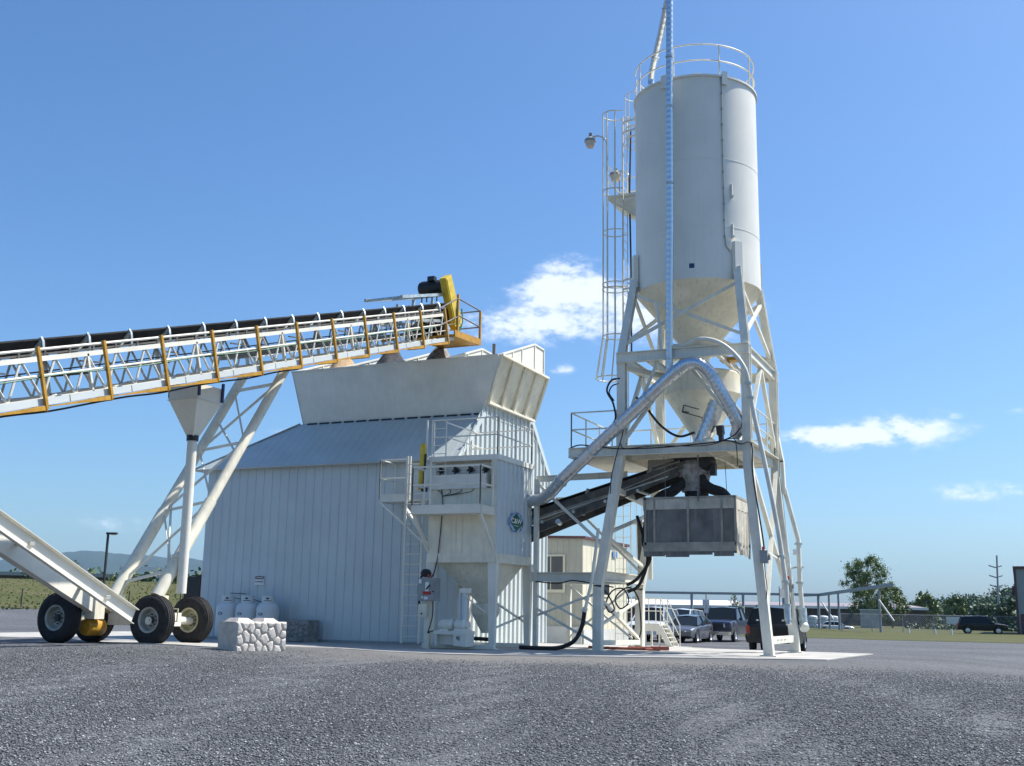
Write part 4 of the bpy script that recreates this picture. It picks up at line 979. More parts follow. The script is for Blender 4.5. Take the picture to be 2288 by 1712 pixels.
for a in (-104, -48, 60, 150): 
    c, s_ = math.cos(R(a)), math.sin(R(a)); p = Vector((sx_ + c * (sr + .04), sy_ + s_ * (sr + .04), z1)); t = Vector((-s_, c, 0))
    mb.slab([p - t * .09 - Vector((0, 0, .3)), p + t * .09 - Vector((0, 0, .3)), p + t * .09 + Vector((0, 0, .12)), p - t * .09 + Vector((0, 0, .12))], (c, s_, 0), .03)
mb.split('lifting_lug', 'silo', tw)
mb = MB(); mb.tube((-9.3, 31.7, 17.05), (-9.3, 31.7, 17.35), .3, 20); mb.tube((-8.0, 31.5, 17.15), (-8.0, 31.5, 17.3), .28, 20); mb.tube((-8.0, 31.5, 17.3), (-8.0, 31.5, 17.34), .33, 20); mb.build('roof_hatch', 'cream', tw)
# conduit down the silo
def onsilo(az, z, off=.03): return (sx_ + (sr + off) * math.sin(R(az)), sy_ + (sr + off) * math.cos(R(az)), z)
mb = MB(); mb.path([onsilo(141, 17.0), onsilo(141, 11.9), onsilo(140, 11.6), onsilo(136, 11.45)], .016, 6)
for k in range(11): mb.box(onsilo(141, 11.9 + k * .5), (.05, .05, .03))
mb.build('level_conduit', 'grey', tw)
mb = MB()
for za in (13.1, 11.85): mb.beam(onsilo(133, za, .03), onsilo(133, za + .45, .03), .05, .05); mb.beam(onsilo(133, za + .05, .0), onsilo(133, za + .05, .12), .05, .08)
mb.split('sensor_bracket', 'silo', tw)
mb = MB(); p = onsilo(173, 10.92, .004); q = onsilo(168.5, 10.92, .004); mb.slab([p, q, (q[0], q[1], 11.06), (p[0], p[1], 11.06)], (0, -1, 0), .004); mb.build('maker_plate', 'navy', tw)
# legs
X0, X1, Y0_, Y1_ = -10.1, -6.47, 30.42, 34.3
ZBM = 8.35
corners = {'FL': (X0, Y0_, -1), 'FR': (X1, Y0_, 1), 'BL': (X0, Y1_, -1), 'BR': (X1, Y1_, 1)}
for k, (x, y, s_) in corners.items():
    mb = MB(); up = (0, 1, 0)
    if s_ < 0: mb.ibeam((x, y, 8.5), (x, y, 5.72), .24, .26, .03, up=(0, 1, 0)); mb.beam((x, y, 5.78), (-10.82, y, 1.8), .25, .25, up=(0, 1, 0)); mb.beam((-10.82, y, 1.84), (-10.84, y, .02), .25, .25, up=(0, 1, 0))
    else: mb.ibeam((x, y, 8.5), (x - .02, y, 5.15), .24, .26, .03, up=(0, 1, 0)); mb.beam((x - .02, y, 5.2), (-6.06, y, .02), .25, .25, up=(0, 1, 0))
    mb.box((-10.84 if s_ < 0 else -6.06, y, .035), (.42, .42, .03)); mb.build('leg', 'steel', tw, smooth=False)
    # upper raking strut up to the silo wall
    ax = 225 if k == 'FL' else 135 if k == 'FR' else 315 if k == 'BL' else 45
    ax2 = {'FL': 238, 'FR': 130, 'BL': 312, 'BR': 55}[k]
    px_, py_, _ = onsilo(ax2, 0, .09)
    mb = MB(); mb.beam((px_, py_, 11.75), (px_, py_, 10.75), .26, .14, up=(math.sin(R(ax2)), math.cos(R(ax2)), 0)); mb.build('silo_bracket', 'silo', tw, smooth=False)
    mb = MB(); mb.ibeam((px_, py_, 10.95), (x, y, 8.5), .22, .22, .03, up=(0, 1, 0)); mb.build('upper_leg', 'steel', tw, smooth=False)
def P_(k, t):   # point up the upper leg
    x, y, _ = corners[k]; ax2 = {'FL': 238, 'FR': 130, 'BL': 312, 'BR': 55}[k]; a = Vector(onsilo(ax2, 10.95, .09)); return Vector((x, y, 8.5)).lerp(a, t)
mb = MB()
for a, b in (('FL', 'FR'), ('FR', 'BR'), ('BR', 'BL'), ('BL', 'FL')):
    mb.beam(P_(a, .12), P_(b, .82), .09, .09); mb.beam(P_(b, .12), P_(a, .82), .09, .09)
mb.split('upper_brace', 'steel', tw)
mb = MB()
for (a, b) in (((X0 - .12, Y0_ - .14), (X1 + .12, Y0_ - .14)), ((X0 - .12, Y1_ + .14), (X1 + .12, Y1_ + .14))): mb.ibeam((*a, ZBM), (*b, ZBM), .16, .3, .025)
for (a, b) in (((X1 + .0, Y0_), (X1 + .0, Y1_)), ((X0, Y0_), (X0, Y1_))): mb.ibeam((*a, ZBM - .003), (*b, ZBM - .003), .16, .3, .025)
for xx in (-9.3, -7.25): mb.ibeam((xx, Y0_, ZBM - .05), (xx, Y1_, ZBM - .05), .12, .2, .02)
mb.beam((X0, Y0_ + .3, ZBM - .2), (-8.6, Y1_ - .3, ZBM - .2), .1, .16)
mb.split('ring_beam', 'steel', tw, smooth=False)
mb = MB(); ap = ZBM - .12
mb.beam((-8.25, Y0_ - .05, ap), (X0 + .05, Y0_ - .05, 5.9), .1, .1); mb.beam((-8.25, Y0_ - .05, ap), (X1 - .05, Y0_ - .05, 5.9), .1, .1)
mb.beam((-8.25, Y1_, ap), (X0, Y1_, 5.9), .1, .1); mb.beam((-8.25, Y1_, ap), (X1, Y1_, 5.9), .1, .1)
ym = (Y0_ + Y1_) / 2
for xx in (X0, X1): mb.beam((xx, ym, ap), (xx, Y0_, 5.9), .11, .11); mb.beam((xx, ym, ap), (xx, Y1_, 5.9), .11, .11)
mb.split('chevron_brace', 'steel', tw)
def leg(k, z):
    x, y, s_ = corners[k]
    if s_ < 0: xx = x if z > 5.75 else (-10.82 if z < 1.8 else x + (-10.82 - x) * (5.75 - z) / 3.95)
    else: xx = x if z > 5.2 else x + (-6.06 - x) * (5.2 - z) / 5.2
    return Vector((xx, y, z))
mb = MB()
mb.beam(leg('FR', 5.3), leg('BR', 1.5), .12, .1); mb.beam(leg('BR', 5.5), leg('FR', .9), .12, .1); mb.beam(leg('FR', .42) , leg('BR', .42), .05, .2); mb.beam(leg('BR', 2.6), leg('FR', 2.9), .05, .05)
for k in range(3): mb.box((-6.04, 31.6 + k * .5, .42), (.06, .04, .04))
mb.beam(leg('FL', 4.55), leg('BL', 4.35), .12, .16); mb.beam(leg('FL', 3.3), leg('BL', 4.2), .09, .09); mb.beam(leg('FL', 3.2), leg('BL', 2.5), .09, .09)
mb.beam(leg('FL', 1.5), leg('BL', .25), .09, .09); mb.beam(leg('BL', 1.5), leg('FL', .7), .07, .07); mb.beam(leg('FL', .25), leg('BL', .2), .1, .14)
mb.split('side_brace', 'steel', tw)
mb = MB(); mb.ibeam(leg('FL', 2.1), leg('BL', 2.1), .2, .28, .025); mb.build('side_beam', 'steel', tw, smooth=False)
# working platform
PZ = 5.76
mb = MB(); mb.box2((-11.7, 30.42, PZ - .02), (-6.35, 34.2, PZ)); mb.box2((-11.66, 30.46, PZ - .26), (-10.25, 34.1, PZ - .24))
mb.box2((-8.0 + .9, 30.5, PZ - .26), (-6.6, 34.1, PZ - .24)); mb.build('platform_floor', 'cream', tw, smooth=False)
mb = MB()
for a, b in (((-11.7, 30.28), (-6.6, 30.28)), ((-11.7, 34.15), (-6.6, 34.15))): mb.prof((*a, PZ - .13), (*b, PZ - .13), [(-.05, -.14), (.05, -.14), (.05, -.12), (-.03, -.12), (-.03, .12), (.05, .12), (.05, .14), (-.05, .14)])
for xx in (-11.68, -10.3, -9.0, -7.6, -6.55): mb.beam((xx, 30.33, PZ - .145), (xx, 34.1, PZ - .145), .08, .24)
mb.beam((-10.1, 31.3, PZ - .17), (-6.5, 31.3, PZ - .17), .08, .18); mb.beam((-10.1, 33.2, PZ - .17), (-6.5, 33.2, PZ - .17), .08, .18); mb.split('platform_beam', 'steel', tw, smooth=False)
mb = MB(); railing(mb, [(-10.25, 30.4, PZ), (-11.66, 30.4, PZ), (-11.66, 34.1, PZ), (-6.45, 34.1, PZ), (-6.45, 30.6, PZ)], 1.07, .023)
mb.build('platform_railing', 'steel', tw)
mb = MB(); mb.path(sp([(-11.68, 30.35, PZ + .02), (-11.4, 30.36, PZ + .1), (-10.9, 30.3, PZ + .04), (-10.1, 30.1, PZ - .1), (-9.0, 30.1, PZ - .12), (-8.0, 30.1, PZ - .08), (-7.2, 30.1, PZ - .02), (-6.8, 30.15, PZ + .14), (-6.62, 30.2, PZ + .35)], 6), .02, 6)
mb.path(sp([(-10.05, 30.12, PZ + .05), (-9.9, 30.1, PZ - .1), (-9.0, 30.08, PZ - .07), (-7.6, 30.1, PZ - .12), (-6.9, 30.15, PZ + .05), (-6.75, 30.15, PZ - .1), (-6.72, 30.15, PZ - .7)], 6), .014, 6)
mb.path(sp([(-7.2, 30.1, PZ), (-6.9, 30.1, PZ - .02), (-6.6, 30.1, PZ - .12), (-6.35, 30.25, PZ - .1), (-6.33, 30.25, 4.8), (-6.15, 30.25, 3.4), (-6.08, 30.25, 2.8)], 6), .022, 6)
mb.path(sp([(-9.7, 30.5, 7.2), (-9.43, 30.5, 6.93), (-9.02, 30.6, 6.37), (-8.5, 30.6, 6.02), (-8.04, 30.7, 6.12)], 6), .035, 8)
mb.path(sp([(-10.12, 30.3, 7.75), (-10.4, 30.35, 7.72), (-10.54, 30.35, 7.42), (-10.34, 30.3, 7.05), (-10.25, 30.28, 6.63), (-10.33, 30.3, 6.41)], 6), .03, 8)
mb.path(sp([(-10.15, 30.3, 7.6), (-10.36, 30.32, 7.55), (-10.46, 30.32, 7.35), (-10.3, 30.28, 7.1)], 6), .02, 6)
mb.path(sp([(-10.1, 30.25, 6.6), (-10.0, 30.2, 6.2), (-10.2, 30.2, 5.5), (-10.35, 30.2, 4.9), (-10.4, 30.22, 4.4)], 6), .016, 6); mb.build('power_cable', 'cable', tw)
# caged ladder on the left
mb = MB()
lx = -10.82
for yy in (32.78, 33.22): mb.beam((lx, yy, 5.8), (lx, yy, 17.1), .045, .02, up=(1, 0, 0))
for k in range(37): mb.tube((lx, 32.78, 5.95 + k * .3), (lx, 33.22, 5.95 + k * .3), .011, 6)
for zz in (11.2, 11.5, 16.9, 16.55, 14.2): mb.beam((lx, 32.8, zz), (-10.1, 32.6, zz), .05, .05); mb.beam((lx, 33.2, zz), (-10.0, 33.1, zz), .05, .05)
mb.build('silo_ladder', 'steel', tw)
mb = MB(); mb.path([(lx + .12, 33.2, 8.6), (lx + .1, 33.25, 12), (lx + .08, 33.2, 14.5), (lx + .1, 33.3, 16.8)], .03, 6); mb.build('riser_cable', 'cable', tw)
mb = MB()
def hoop(z, rx=.40, ox=0): 
    pts = [(lx, 32.74)] + [(lx - .36 - ox + (rx) * math.cos(R(a)), 33.0 + rx * math.sin(R(a))) for a in range(-65, -296, -15)] + [(lx, 33.26)]
    mb.path([(p[0], p[1], z) for p in pts], .022, 5)
for z in (17.3, 14.6, 13.2, 11.45, 11.28, 9.72): hoop(z)
hoop(8.36, .5, .12)
for a in (-110, -145, 180, 145, 110, -70, 70):
    c, s_ = math.cos(R(a)), math.sin(R(a)); mb.path([(lx - .36 + .40 * c, 33 + .40 * s_, 17.3), (lx - .36 + .40 * c, 33 + .40 * s_, 9.72), (lx - .48 + .5 * c, 33 + .5 * s_, 8.36)], .022, 5)
mb.build('ladder_cage', 'steel', tw)
mb = MB(); lx2 = -10.45
for yy in (33.7, 34.1): mb.tube((lx2, yy, 14.5), (lx2, yy, 18.2), .02, 6)
for k in range(12): mb.tube((lx2, 33.7, 14.7 + k * .3), (lx2, 34.1, 14.7 + k * .3), .012, 6)
for z in (16.5, 17.4, 18.3): mb.path([(lx2, 33.66, z)] + [(lx2 - .3 + .36 * math.cos(R(a)), 33.9 + .36 * math.sin(R(a)), z) for a in range(-60, -301, -20)] + [(lx2, 34.14, z)], .016, 5)
for a in (-110, -150, 150, 110): c, s_ = math.cos(R(a)), math.sin(R(a)); mb.tube((lx2 - .3 + .36 * c, 33.9 + .36 * s_, 16.5), (lx2 - .3 + .36 * c, 33.9 + .36 * s_, 18.3), .015, 5)
mb.build('upper_ladder', 'steel', tw)
mb = MB(); mb.box2((-11.4, 32.9, 14.38), (-10.1, 34.2, 14.46)); mb.slab([(-11.4, 32.95, 14.38), (-10.15, 32.95, 14.38), (-10.15, 32.95, 13.45)], (0, 1, 0), .02); mb.slab([(-11.4, 34.1, 14.38), (-10.15, 34.1, 14.38), (-10.15, 34.1, 13.45)], (0, 1, 0), .02); mb.slab([(-11.4, 32.97, 14.36), (-10.15, 32.97, 13.45), (-10.15, 34.1, 13.45), (-11.4, 34.1, 14.36)], (0, 0, -1), .02)
railing(mb, [(-11.4, 32.95, 14.46), (-11.4, 34.15, 14.46), (-10.2, 34.15, 14.46)], 1.05, .02, posts=1); mb.build('rest_platform', 'cream', tw)
# fill pipes
mb = MB(); mb.path(sp([(-8.75, 30.72, 8.7), (-8.2, 30.3, 8.58), (-7.71, 30.05, 8.66), (-7.20, 29.98, 8.54), (-6.75, 29.97, 8.2), (-6.42, 29.97, 7.7), (-6.30, 30.0, 7.1), (-6.20, 30.0, 6.4), (-5.92, 30.0, 4.9), (-5.66, 30.0, 3.3), (-5.50, 30.0, 1.9), (-5.48, 30.0, 1.3)], 8), .062, 12); mb.build('fill_pipe', 'steel', tw)
mb = MB()
for p in ((-6.34, 30.0, 7.3), (-6.28, 30.0, 6.9), (-5.585, 30, 2.6), (-5.51, 30, 1.95), (-5.48, 30.0, 1.35)): mb.tube((p[0], p[1], p[2] - .03), (p[0], p[1], p[2] + .03), .1, 14)
mb.tube((-5.48, 30, 1.32), (-5.46, 29.95, .95), .09, 14); mb.tube((-5.46, 29.95, .95), (-5.44, 29.93, .85), .07, 14); mb.split('pipe_coupling', 'galvd', tw)
mb = MB(); mb.path([(-9.12, 30.62, 10.03), (-9.0, 30.6, 9.27), (-8.97, 30.58, 8.6), (-9.05, 30.5, 8.2), (-9.42, 30.45, 7.33), (-9.72, 30.5, 6.6)], .05, 10); mb.build('vent_pipe', 'steel', tw)
mb = MB(); mb.beam((X1, 34.3, 6.7), (-6.75, 34.45, 6.4), .12, .12); mb.beam((X1, 34.45, 6.75), (-6.3, 34.45, 5.68), .1, .2); mb.beam((-6.3, 34.45, 5.72), (-6.27, 34.45, 4.7), .1, .2); mb.split('outrigger', 'steel', tw)
mb = MB(); mb.path([(-6.27, 34.45, 4.9), (-5.9, 34.45, 3.3), (-5.9, 34.45, 2.1), (-5.85, 34.45, 1.1)], .07, 12); mb.build('fill_pipe', 'steel', tw)
mb = MB()
for z in (3.2, 2.05, 1.3): mb.tube((-5.9, 34.45, z - .03), (-5.9, 34.45, z + .03), .12, 14)
mb.tube((-5.85, 34.45, 1.3), (-5.82, 34.4, .8), .12, 14); mb.tube((-5.82, 34.4, .8), (-5.78, 34.3, .72), .14, 14); mb.path([(-6.25, 34.4, 2.45), (-6.0, 34.45, 2.5), (-5.75, 34.45, 2.5)], .03, 6); mb.split('pipe_coupling', 'galvd', tw)
mb = MB(); mb.box((-5.98, 34.4, 2.95), (.14, .14, .16)); mb.build('pipe_sensor', 'decalw', tw)
for (x, y, z, dx, dz) in ((-6.08, 30.2, 2.6, .2, .34), (-6.14, 34.0, 1.95, .17, .36)):
    e = empty('control_box', (x, y, z), 'grey control box with red lamp on the front right tower leg' if y < 32 else 'grey control box with red lamp on the rear right tower leg', 'control box')
    mb = MB(); mb.box((x, y, z), (dx, .16, dz)); mb.box((x + dx * .62, y + .02, z - .02), (.07, .1, .12)); mb.build('box_body', 'grey', e)
    mb = MB(); mb.tube((x - .02, y, z + dz / 2), (x - .02, y, z + dz / 2 + .1), .035, 10); mb.build('red_lamp', 'red', e)
    mb = MB(); mb.path(sp([(x, y, z - dz / 2), (x + .02, y, z - .5), (x + .05, y, z - .8), (x + .02, y, z - 1.1)], 4), .014, 5); mb.build('cable', 'cable', e)
e = empty('notice_box', (-6.2, 33.7, 1.6), 'small white box on the rear right tower leg', 'control box'); mb = MB(); mb.box((-6.28, 33.75, 1.72), (.16, .08, .26)); mb.build('box_body', 'decalw', e)
mb = MB(); mb.tube((-6.28, 33.75, 1.85), (-6.36, 33.75, 3.3), .025, 8); mb.split('conduit', 'white', e)

# yard lamps on the silo
def yardlamp(x, y, z, s_, label):
    e = empty('yard_lamp', (x, y, z), label, 'lamp')
    mb = MB(); mb.path(sp([(x, y, z), (x, y, z + 1.0 * s_), (x - .06 * s_, y, z + 1.22 * s_), (x - .28 * s_, y, z + 1.36 * s_), (x - .5 * s_, y, z + 1.36 * s_)], 5), .028, 8); mb.build('arm', 'galvd', e)
    mb = MB(); mb.tube((x - .56 * s_, y, z + 1.36 * s_), (x - .56 * s_, y, z + 1.5 * s_), .07, 12); mb.lathe((x - .58 * s_, y, z + 1.2 * s_), [(.2, .0), (.19, .08), (.08, .17), (0, .18)], 16); mb.build('lamp_housing', 'grey', e)
    mb = MB(); mb.lathe((x - .58 * s_, y, z + 1.2 * s_), [(0, -.2), (.12, -.19), (.16, -.1), (.185, 0)], 16); mb.build('lens', 'glassb', e)
yardlamp(-11.46, 33.0, 15.3, 1.0, 'yard lamp on a curved arm reaching left of the silo ladder')
yardlamp(-10.9, 33.6, 14.46, .8, 'small yard lamp behind the ladder cage above the rest platform')

# ---- ducts
def duct(label, pts, r, bands, name='duct', **k):
    o = MB(); o.path(pts, r, 24, ridge=.005, rstep=.17); e = empty(name, pts[0], label, 'duct'); o.build('spiral_tube', 'galv', e)
    mb = MB()
    for t in bands:
        P = [Vector(p) for p in pts]; Ls = [(b - a).length for a, b in zip(P[:-1], P[1:])]; d = t * sum(Ls)
        for a, b, l in zip(P[:-1], P[1:], Ls):
            if d <= l: c = a.lerp(b, d / l); u = (b - a).normalized(); mb.tube(c - u * .03, c + u * .03, r + .022, 20); break
            d -= l
    mb.split('clamp_band', 'galvd', e); return e
duct('thick galvanised duct climbing from the dust collector and bending over in the tower', sp([(-13.28, 31.05, 4.36), (-12.85, 31.0, 4.38), (-12.45, 30.72, 4.52), (-11.95, 30.5, 4.92)], 4)[:-1] + [(-11.95, 30.5, 4.92), (-8.5, 29.92, 7.62)] + sp([(-8.3, 29.9, 7.77), (-8.02, 29.9, 7.93), (-7.70, 29.92, 7.92), (-7.40, 30.0, 7.66), (-7.17, 30.1, 7.2), (-6.95, 30.25, 6.75), (-6.76, 30.4, 6.35)], 4) + [(-6.74, 30.5, 6.12), (-6.85, 30.6, 5.92)], .18, (.16, .3, .42, .55, .67, .80, .9, .95), 'dust_duct')
duct('slim galvanised duct rising straight up the front of the silo', [(-8.60, 30.12, 7.85), (-8.52, 30.12, 12), (-8.48, 30.12, 16.5), (-8.44, 30.14, 19.7), (-8.46, 30.25, 19.86), (-8.56, 30.5, 19.8), (-9.1, 31.4, 19.0), (-9.62, 32.15, 18.2), (-9.7, 32.3, 18.0), (-9.7, 32.32, 17.1)], .105, (.02, .35, .5, .6, .8, .9, .98), 'silo_vent_duct')
duct('short thick galvanised chute leaning under the weigh hopper', [(-7.42, 30.95, 7.0), (-7.98, 31.0, 5.76)], .235, (.1, .9), 'discharge_duct')
# ---- weigh hopper
wh = empty('weigh_hopper', (-8.25, 32.35, 5.9), 'cream conical weigh hopper hanging inside the tower below the silo', 'hopper')
mb = MB(); mb.lathe((-8.22, 32.35, 0), [(.3, 8.2), (1.08, 8.12), (1.12, 8.08), (1.12, 7.5), (1.14, 7.5), (1.14, 7.46), (1.11, 7.46), (.2, 6.05), (.2, 5.8)], 48); mb.build('hopper_shell', 'cream', wh)
mb = MB(); mb.box((-8.15, 31.35, 7.62), (.34, .02, .1)); mb.build('maker_plate', 'navy', wh)
mb = MB(); mb.beam((-8.45, 31.1, 7.0), (-8.0, 31.1, 6.85), .03, .03); mb.beam((-8.45, 31.1, 7.0), (-8.5, 31.1, 6.8), .03, .03); mb.beam((-8.5, 31.1, 6.8), (-7.9, 31.1, 6.6), .03, .03); mb.path(sp([(-8.5, 31.1, 6.82), (-8.4, 31.1, 6.8), (-8.3, 31.1, 6.78)], 3), .02, 5); mb.build('vibrator_bracket', 'dusty', wh)
mb = MB(); mb.box((-7.2, 31.6, 8.35), (.5, .4, .1)); mb.box((-7.3, 31.6, 8.42), (.15, .2, .08)); mb.build('butterfly_valve', 'yellow', wh)
e = empty('gate_actuator', (-7.35, 31.0, 5.8), 'black air actuator standing on the tower platform under the ducts', 'actuator')
mb = MB(); mb.tube((-7.32, 30.9, 5.8), (-7.34, 30.9, 6.05), .08, 12); mb.tube((-7.34, 30.9, 6.05), (-7.36, 30.9, 6.3), .12, 14); mb.build('cylinder', 'black', e)
mb = MB(); mb.lathe((-7.7, 30.9, 5.78), [(0, 0), (.22, .0), (.2, .12), (.1, .2), (0, .22)], 14); mb.build('base_cover', 'cream', e)

# ---- discharge boot and shroud
bt = empty('discharge_boot', (-8.35, 31.9, 4.3), 'grey canvas discharge boot with black rubber sleeve under the tower platform', 'chute')
mb = MB(); mb.lathe((-8.35, 31.8, 0), [(.40, 5.5), (.54, 5.3), (.52, 5.1), (.44, 4.98), (.42, 4.85), (.37, 4.7), (.38, 4.55)], 18); mb.box((-8.75, 31.8, 5.35), (.5, .5, .35), .1); mb.build('canvas_hood', 'canvas', bt)
mb = MB(); mb.lathe((-8.3, 31.8, 0), [(.36, 4.64), (.33, 4.3), (.30, 3.7), (.2, 3.6)], 18); mb.build('rubber_sleeve', 'rubber', bt)
mb = MB(); mb.tube((-8.2, 31.75, 5.5), (-8.2, 31.75, 5.1), .3, 14); mb.lathe((-7.95, 31.6, 5.38), [(0, -.3), (.2, -.28), (.26, -.1), (.26, .15), (.15, .25), (0, .26)], 16, 'y'); mb.box((-7.72, 31.5, 5.15), (.16, .2, .34)); mb.box((-8.5, 31.5, 5.5), (.7, .3, .12)); mb.build('gearbox', 'black', bt)
for pts in ([(-8.55, 31.6, 4.9), (-8.75, 31.5, 4.7), (-8.95, 31.5, 4.55), (-9.25, 31.5, 4.43), (-9.5, 31.5, 4.22)], [(-8.15, 31.6, 5.0), (-8.0, 31.5, 4.75), (-7.8, 31.5, 4.6), (-7.5, 31.5, 4.48), (-7.3, 31.5, 4.25)]):
    mb = MB(); mb.path(sp(pts, 6), .155, 14); mb.build('vacuum_hose', 'rubber', bt)
sh = empty('dust_shroud', (-8.28, 31.75, 2.75), 'rectangular truck loading dust shroud with dusty curtains hung under the tower', 'shroud')
sx0, sx1, sy0, sy1 = -9.62, -6.98, 30.9, 32.6
mb = MB()
for (a, b) in (((sx0, sy0), (sx1, sy0)), ((sx1, sy0), (sx1, sy1)), ((sx1, sy1), (sx0, sy1)), ((sx0, sy1), (sx0, sy0))):
    for z in (4.3, 3.02): mb.beam((*a, z), (*b, z), .06, .07)
mb.box2((sx0 - .01, sy0 - .03, 2.80), (sx1, sy0 - .01, 3.0)); 
for (x, y) in ((sx0 + .05, sy0), (sx0 + .32, sy0 - .012), (-8.32, sy0 - .012), (sx1 - .38, sy0 - .012), (sx1, sy0), (sx1, sy1), (sx0, sy1)): mb.beam((x, y, 2.95), (x, y, 4.33), .06, .06)
mb.build('frame', 'shroudf', sh, smooth=False)
mb = MB(); mb.box2((sx0, sy0 - .022, 3.98), (sx1, sy0 - .005, 4.28)); mb.box2((sx1 + .005, sy0, 3.96), (sx1 + .02, sy1, 4.3)); mb.box2((sx0, sy1, 3.96), (sx1, sy1 + .02, 4.3)); mb.box2((sx0 - .02, sy0, 3.96), (sx0, sy1, 4.3)); mb.build('valance', 'curt', sh)
def curtain(p0, p1, z0_, z1_, seed, m, nm, amp=.012):
    n = 60; rows = 8; mb = MB(); p0, p1 = Vector(p0), Vector(p1); d = (p1 - p0); nn = Vector((d.y, -d.x, 0)).normalized(); rs = random.Random(seed); ph = [rs.random() * 6 for _ in range(3)]
    vs = []
    for j in range(rows + 1):
        for i in range(n + 1):
            t = i / n; o = amp * (math.sin(t * 21 + ph[0]) + .6 * math.sin(t * 47 + ph[1] + j * .15)) * (.4 + j / rows); q = p0 + d * t + nn * o; zz = z1_ + (z0_ - z1_) * j / rows
            if j == rows: zz += .015 * math.sin(t * 33 + ph[2])
            vs.append((q.x, q.y, zz))
    mb.add(vs, [(j * (n + 1) + i, j * (n + 1) + i + 1, (j + 1) * (n + 1) + i + 1, (j + 1) * (n + 1) + i) for j in range(rows) for i in range(n)]); mb.build(nm, m, sh, ang=80)
curtain((sx0, sy0 - .0, 0), (sx1, sy0 - .0, 0), 3.0, 3.98, 1, 'mesh', 'front_curtain', .004)
curtain((sx1 + .01, sy0 + .04, 0), (sx1 + .01, sy1 - .25, 0), 2.72, 3.96, 2, 'curt', 'side_curtain', .02)
curtain((sx0, sy1, 0), (sx1, sy1, 0), 2.85, 3.98, 3, 'mesh', 'rear_curtain'); curtain((sx0 - .01, sy0, 0), (sx0 - .01, sy1, 0), 2.85, 3.98, 4, 'mesh', 'side_curtain')
mb = MB()
for a, b in ((-9.62, -8.98), (-9.0, -8.28), (-8.3, -7.62), (-7.6, -7.02)): mb.box2((a, sy0 - .016, 2.66 + .04 * (a > -9.1) * (a < -8)), (b - .02, sy0 - .006, 2.84))
mb.box2((-8.98, sy0 - .02, 2.64), (-8.3, sy0 - .012, 2.82)); mb.box2((sx1 + .02, sy1 - .25, 2.65), (sx1 + .03, sy1, 4.0)); mb.build('bottom_flap', 'mesh', sh)
mb = MB()
for x, y in ((-8.98, 30.95), (-7.98, 30.95), (-7.55, 32.4), (-9.4, 32.4)): mb.tube((x, y, 4.3), (x - .04, y, 5.5), .01, 5)
mb.beam((-8.0, 30.86, 5.5), (-8.02, 30.86, 4.2), .04, .02); mb.split('hanging_rope', 'wood', sh)
e = empty('belt_guard_box', (-9.17, 31.45, 5.3), 'rectangular dusty box panel above the belt head under the platform', 'guard'); mb = MB(); mb.box2((-9.65, 31.4, 5.12), (-8.7, 31.9, 5.49)); mb.box2((-9.68, 31.37, 5.10), (-8.67, 31.4, 5.15)); mb.box2((-8.72, 31.37, 5.15), (-8.67, 31.4, 5.49)); mb.build('panel', 'shroudf', e)

# ---- charging belt between barn and tower
ch = empty('charging_conveyor', (-12.0, 31.75, 3.5), 'dusty black belt conveyor rising from the barn into the tower', 'conveyor')
SC = .285
def c2(x, dz, y): return (x, y, 4.13 + (x + 13.4) * SC + dz)
mb = MB(); mb.slab([c2(-15.6, 0, 31.4), c2(-8.5, 0, 31.4), c2(-8.5, -.13, 31.65), c2(-15.6, -.13, 31.65)], (0, 0, -1), .03); mb.slab([c2(-15.6, -.13, 31.65), c2(-8.5, -.13, 31.65), c2(-8.5, -.13, 31.9), c2(-15.6, -.13, 31.9)], (0, 0, -1), .03); mb.slab([c2(-15.6, -.13, 31.9), c2(-8.5, -.13, 31.9), c2(-8.5, 0, 32.15), c2(-15.6, 0, 32.15)], (0, 0, -1), .03)
mb.slab([c2(-15.6, -.34, 31.4), c2(-8.6, -.34, 31.4), c2(-8.6, -.34, 32.15), c2(-15.6, -.34, 32.15)], (0, 0, -1), .03); mb.build('belt', 'rubber', ch)
mb = MB(); mb.beam(c2(-15.6, -.22, 31.33), c2(-8.5, -.22, 31.33), .05, .2); mb.beam(c2(-15.6, -.22, 32.2), c2(-8.5, -.22, 32.2), .05, .2); mb.beam((-15.6, 31.3, 2.62), (-8.7, 31.3, 5.12), .06, .26); mb.beam((-15.6, 32.22, 2.62), (-8.7, 32.22, 5.12), .06, .26)
mb.split('side_rail', 'dusty', ch, smooth=False)
mb = MB(); mb.beam((-15.6, 31.26, 2.74), (-8.7, 31.26, 5.24), .03, .03); mb.beam(c2(-15.6, -.36, 31.3), c2(-8.6, -.36, 31.3), .03, .03); mb.split('conduit', 'shroudf', ch)
x = -15.4
while x < -8.7:
    mb = MB(); mb.beam(c2(x, .02, 31.36), c2(x - .12, -.32, 31.36), .07, .08); mb.beam(c2(x, -.26, 31.36), c2(x, -.26, 32.2), .05, .05); mb.tube(c2(x, -.06, 31.42), c2(x, -.18, 31.66), .045, 8); mb.tube(c2(x, -.18, 31.9), c2(x, -.06, 32.14), .045, 8); mb.build('idler', 'shroudf', ch); x += .98
mb = MB(); mb.tube(c2(-15.5, -.42, 31.28), c2(-9.0, -.42, 31.28), .025, 6)
for x in (-12.9, -11.9, -10.9, -9.9): mb.tube(c2(x, -.55, 31.2), c2(x, -.55, 32.3), .05, 8)
mb.tube((-12.35, 31.1, 3.72), (-12.35, 31.3, 3.68), .08, 10); mb.split('return_roller', 'galvd', ch)
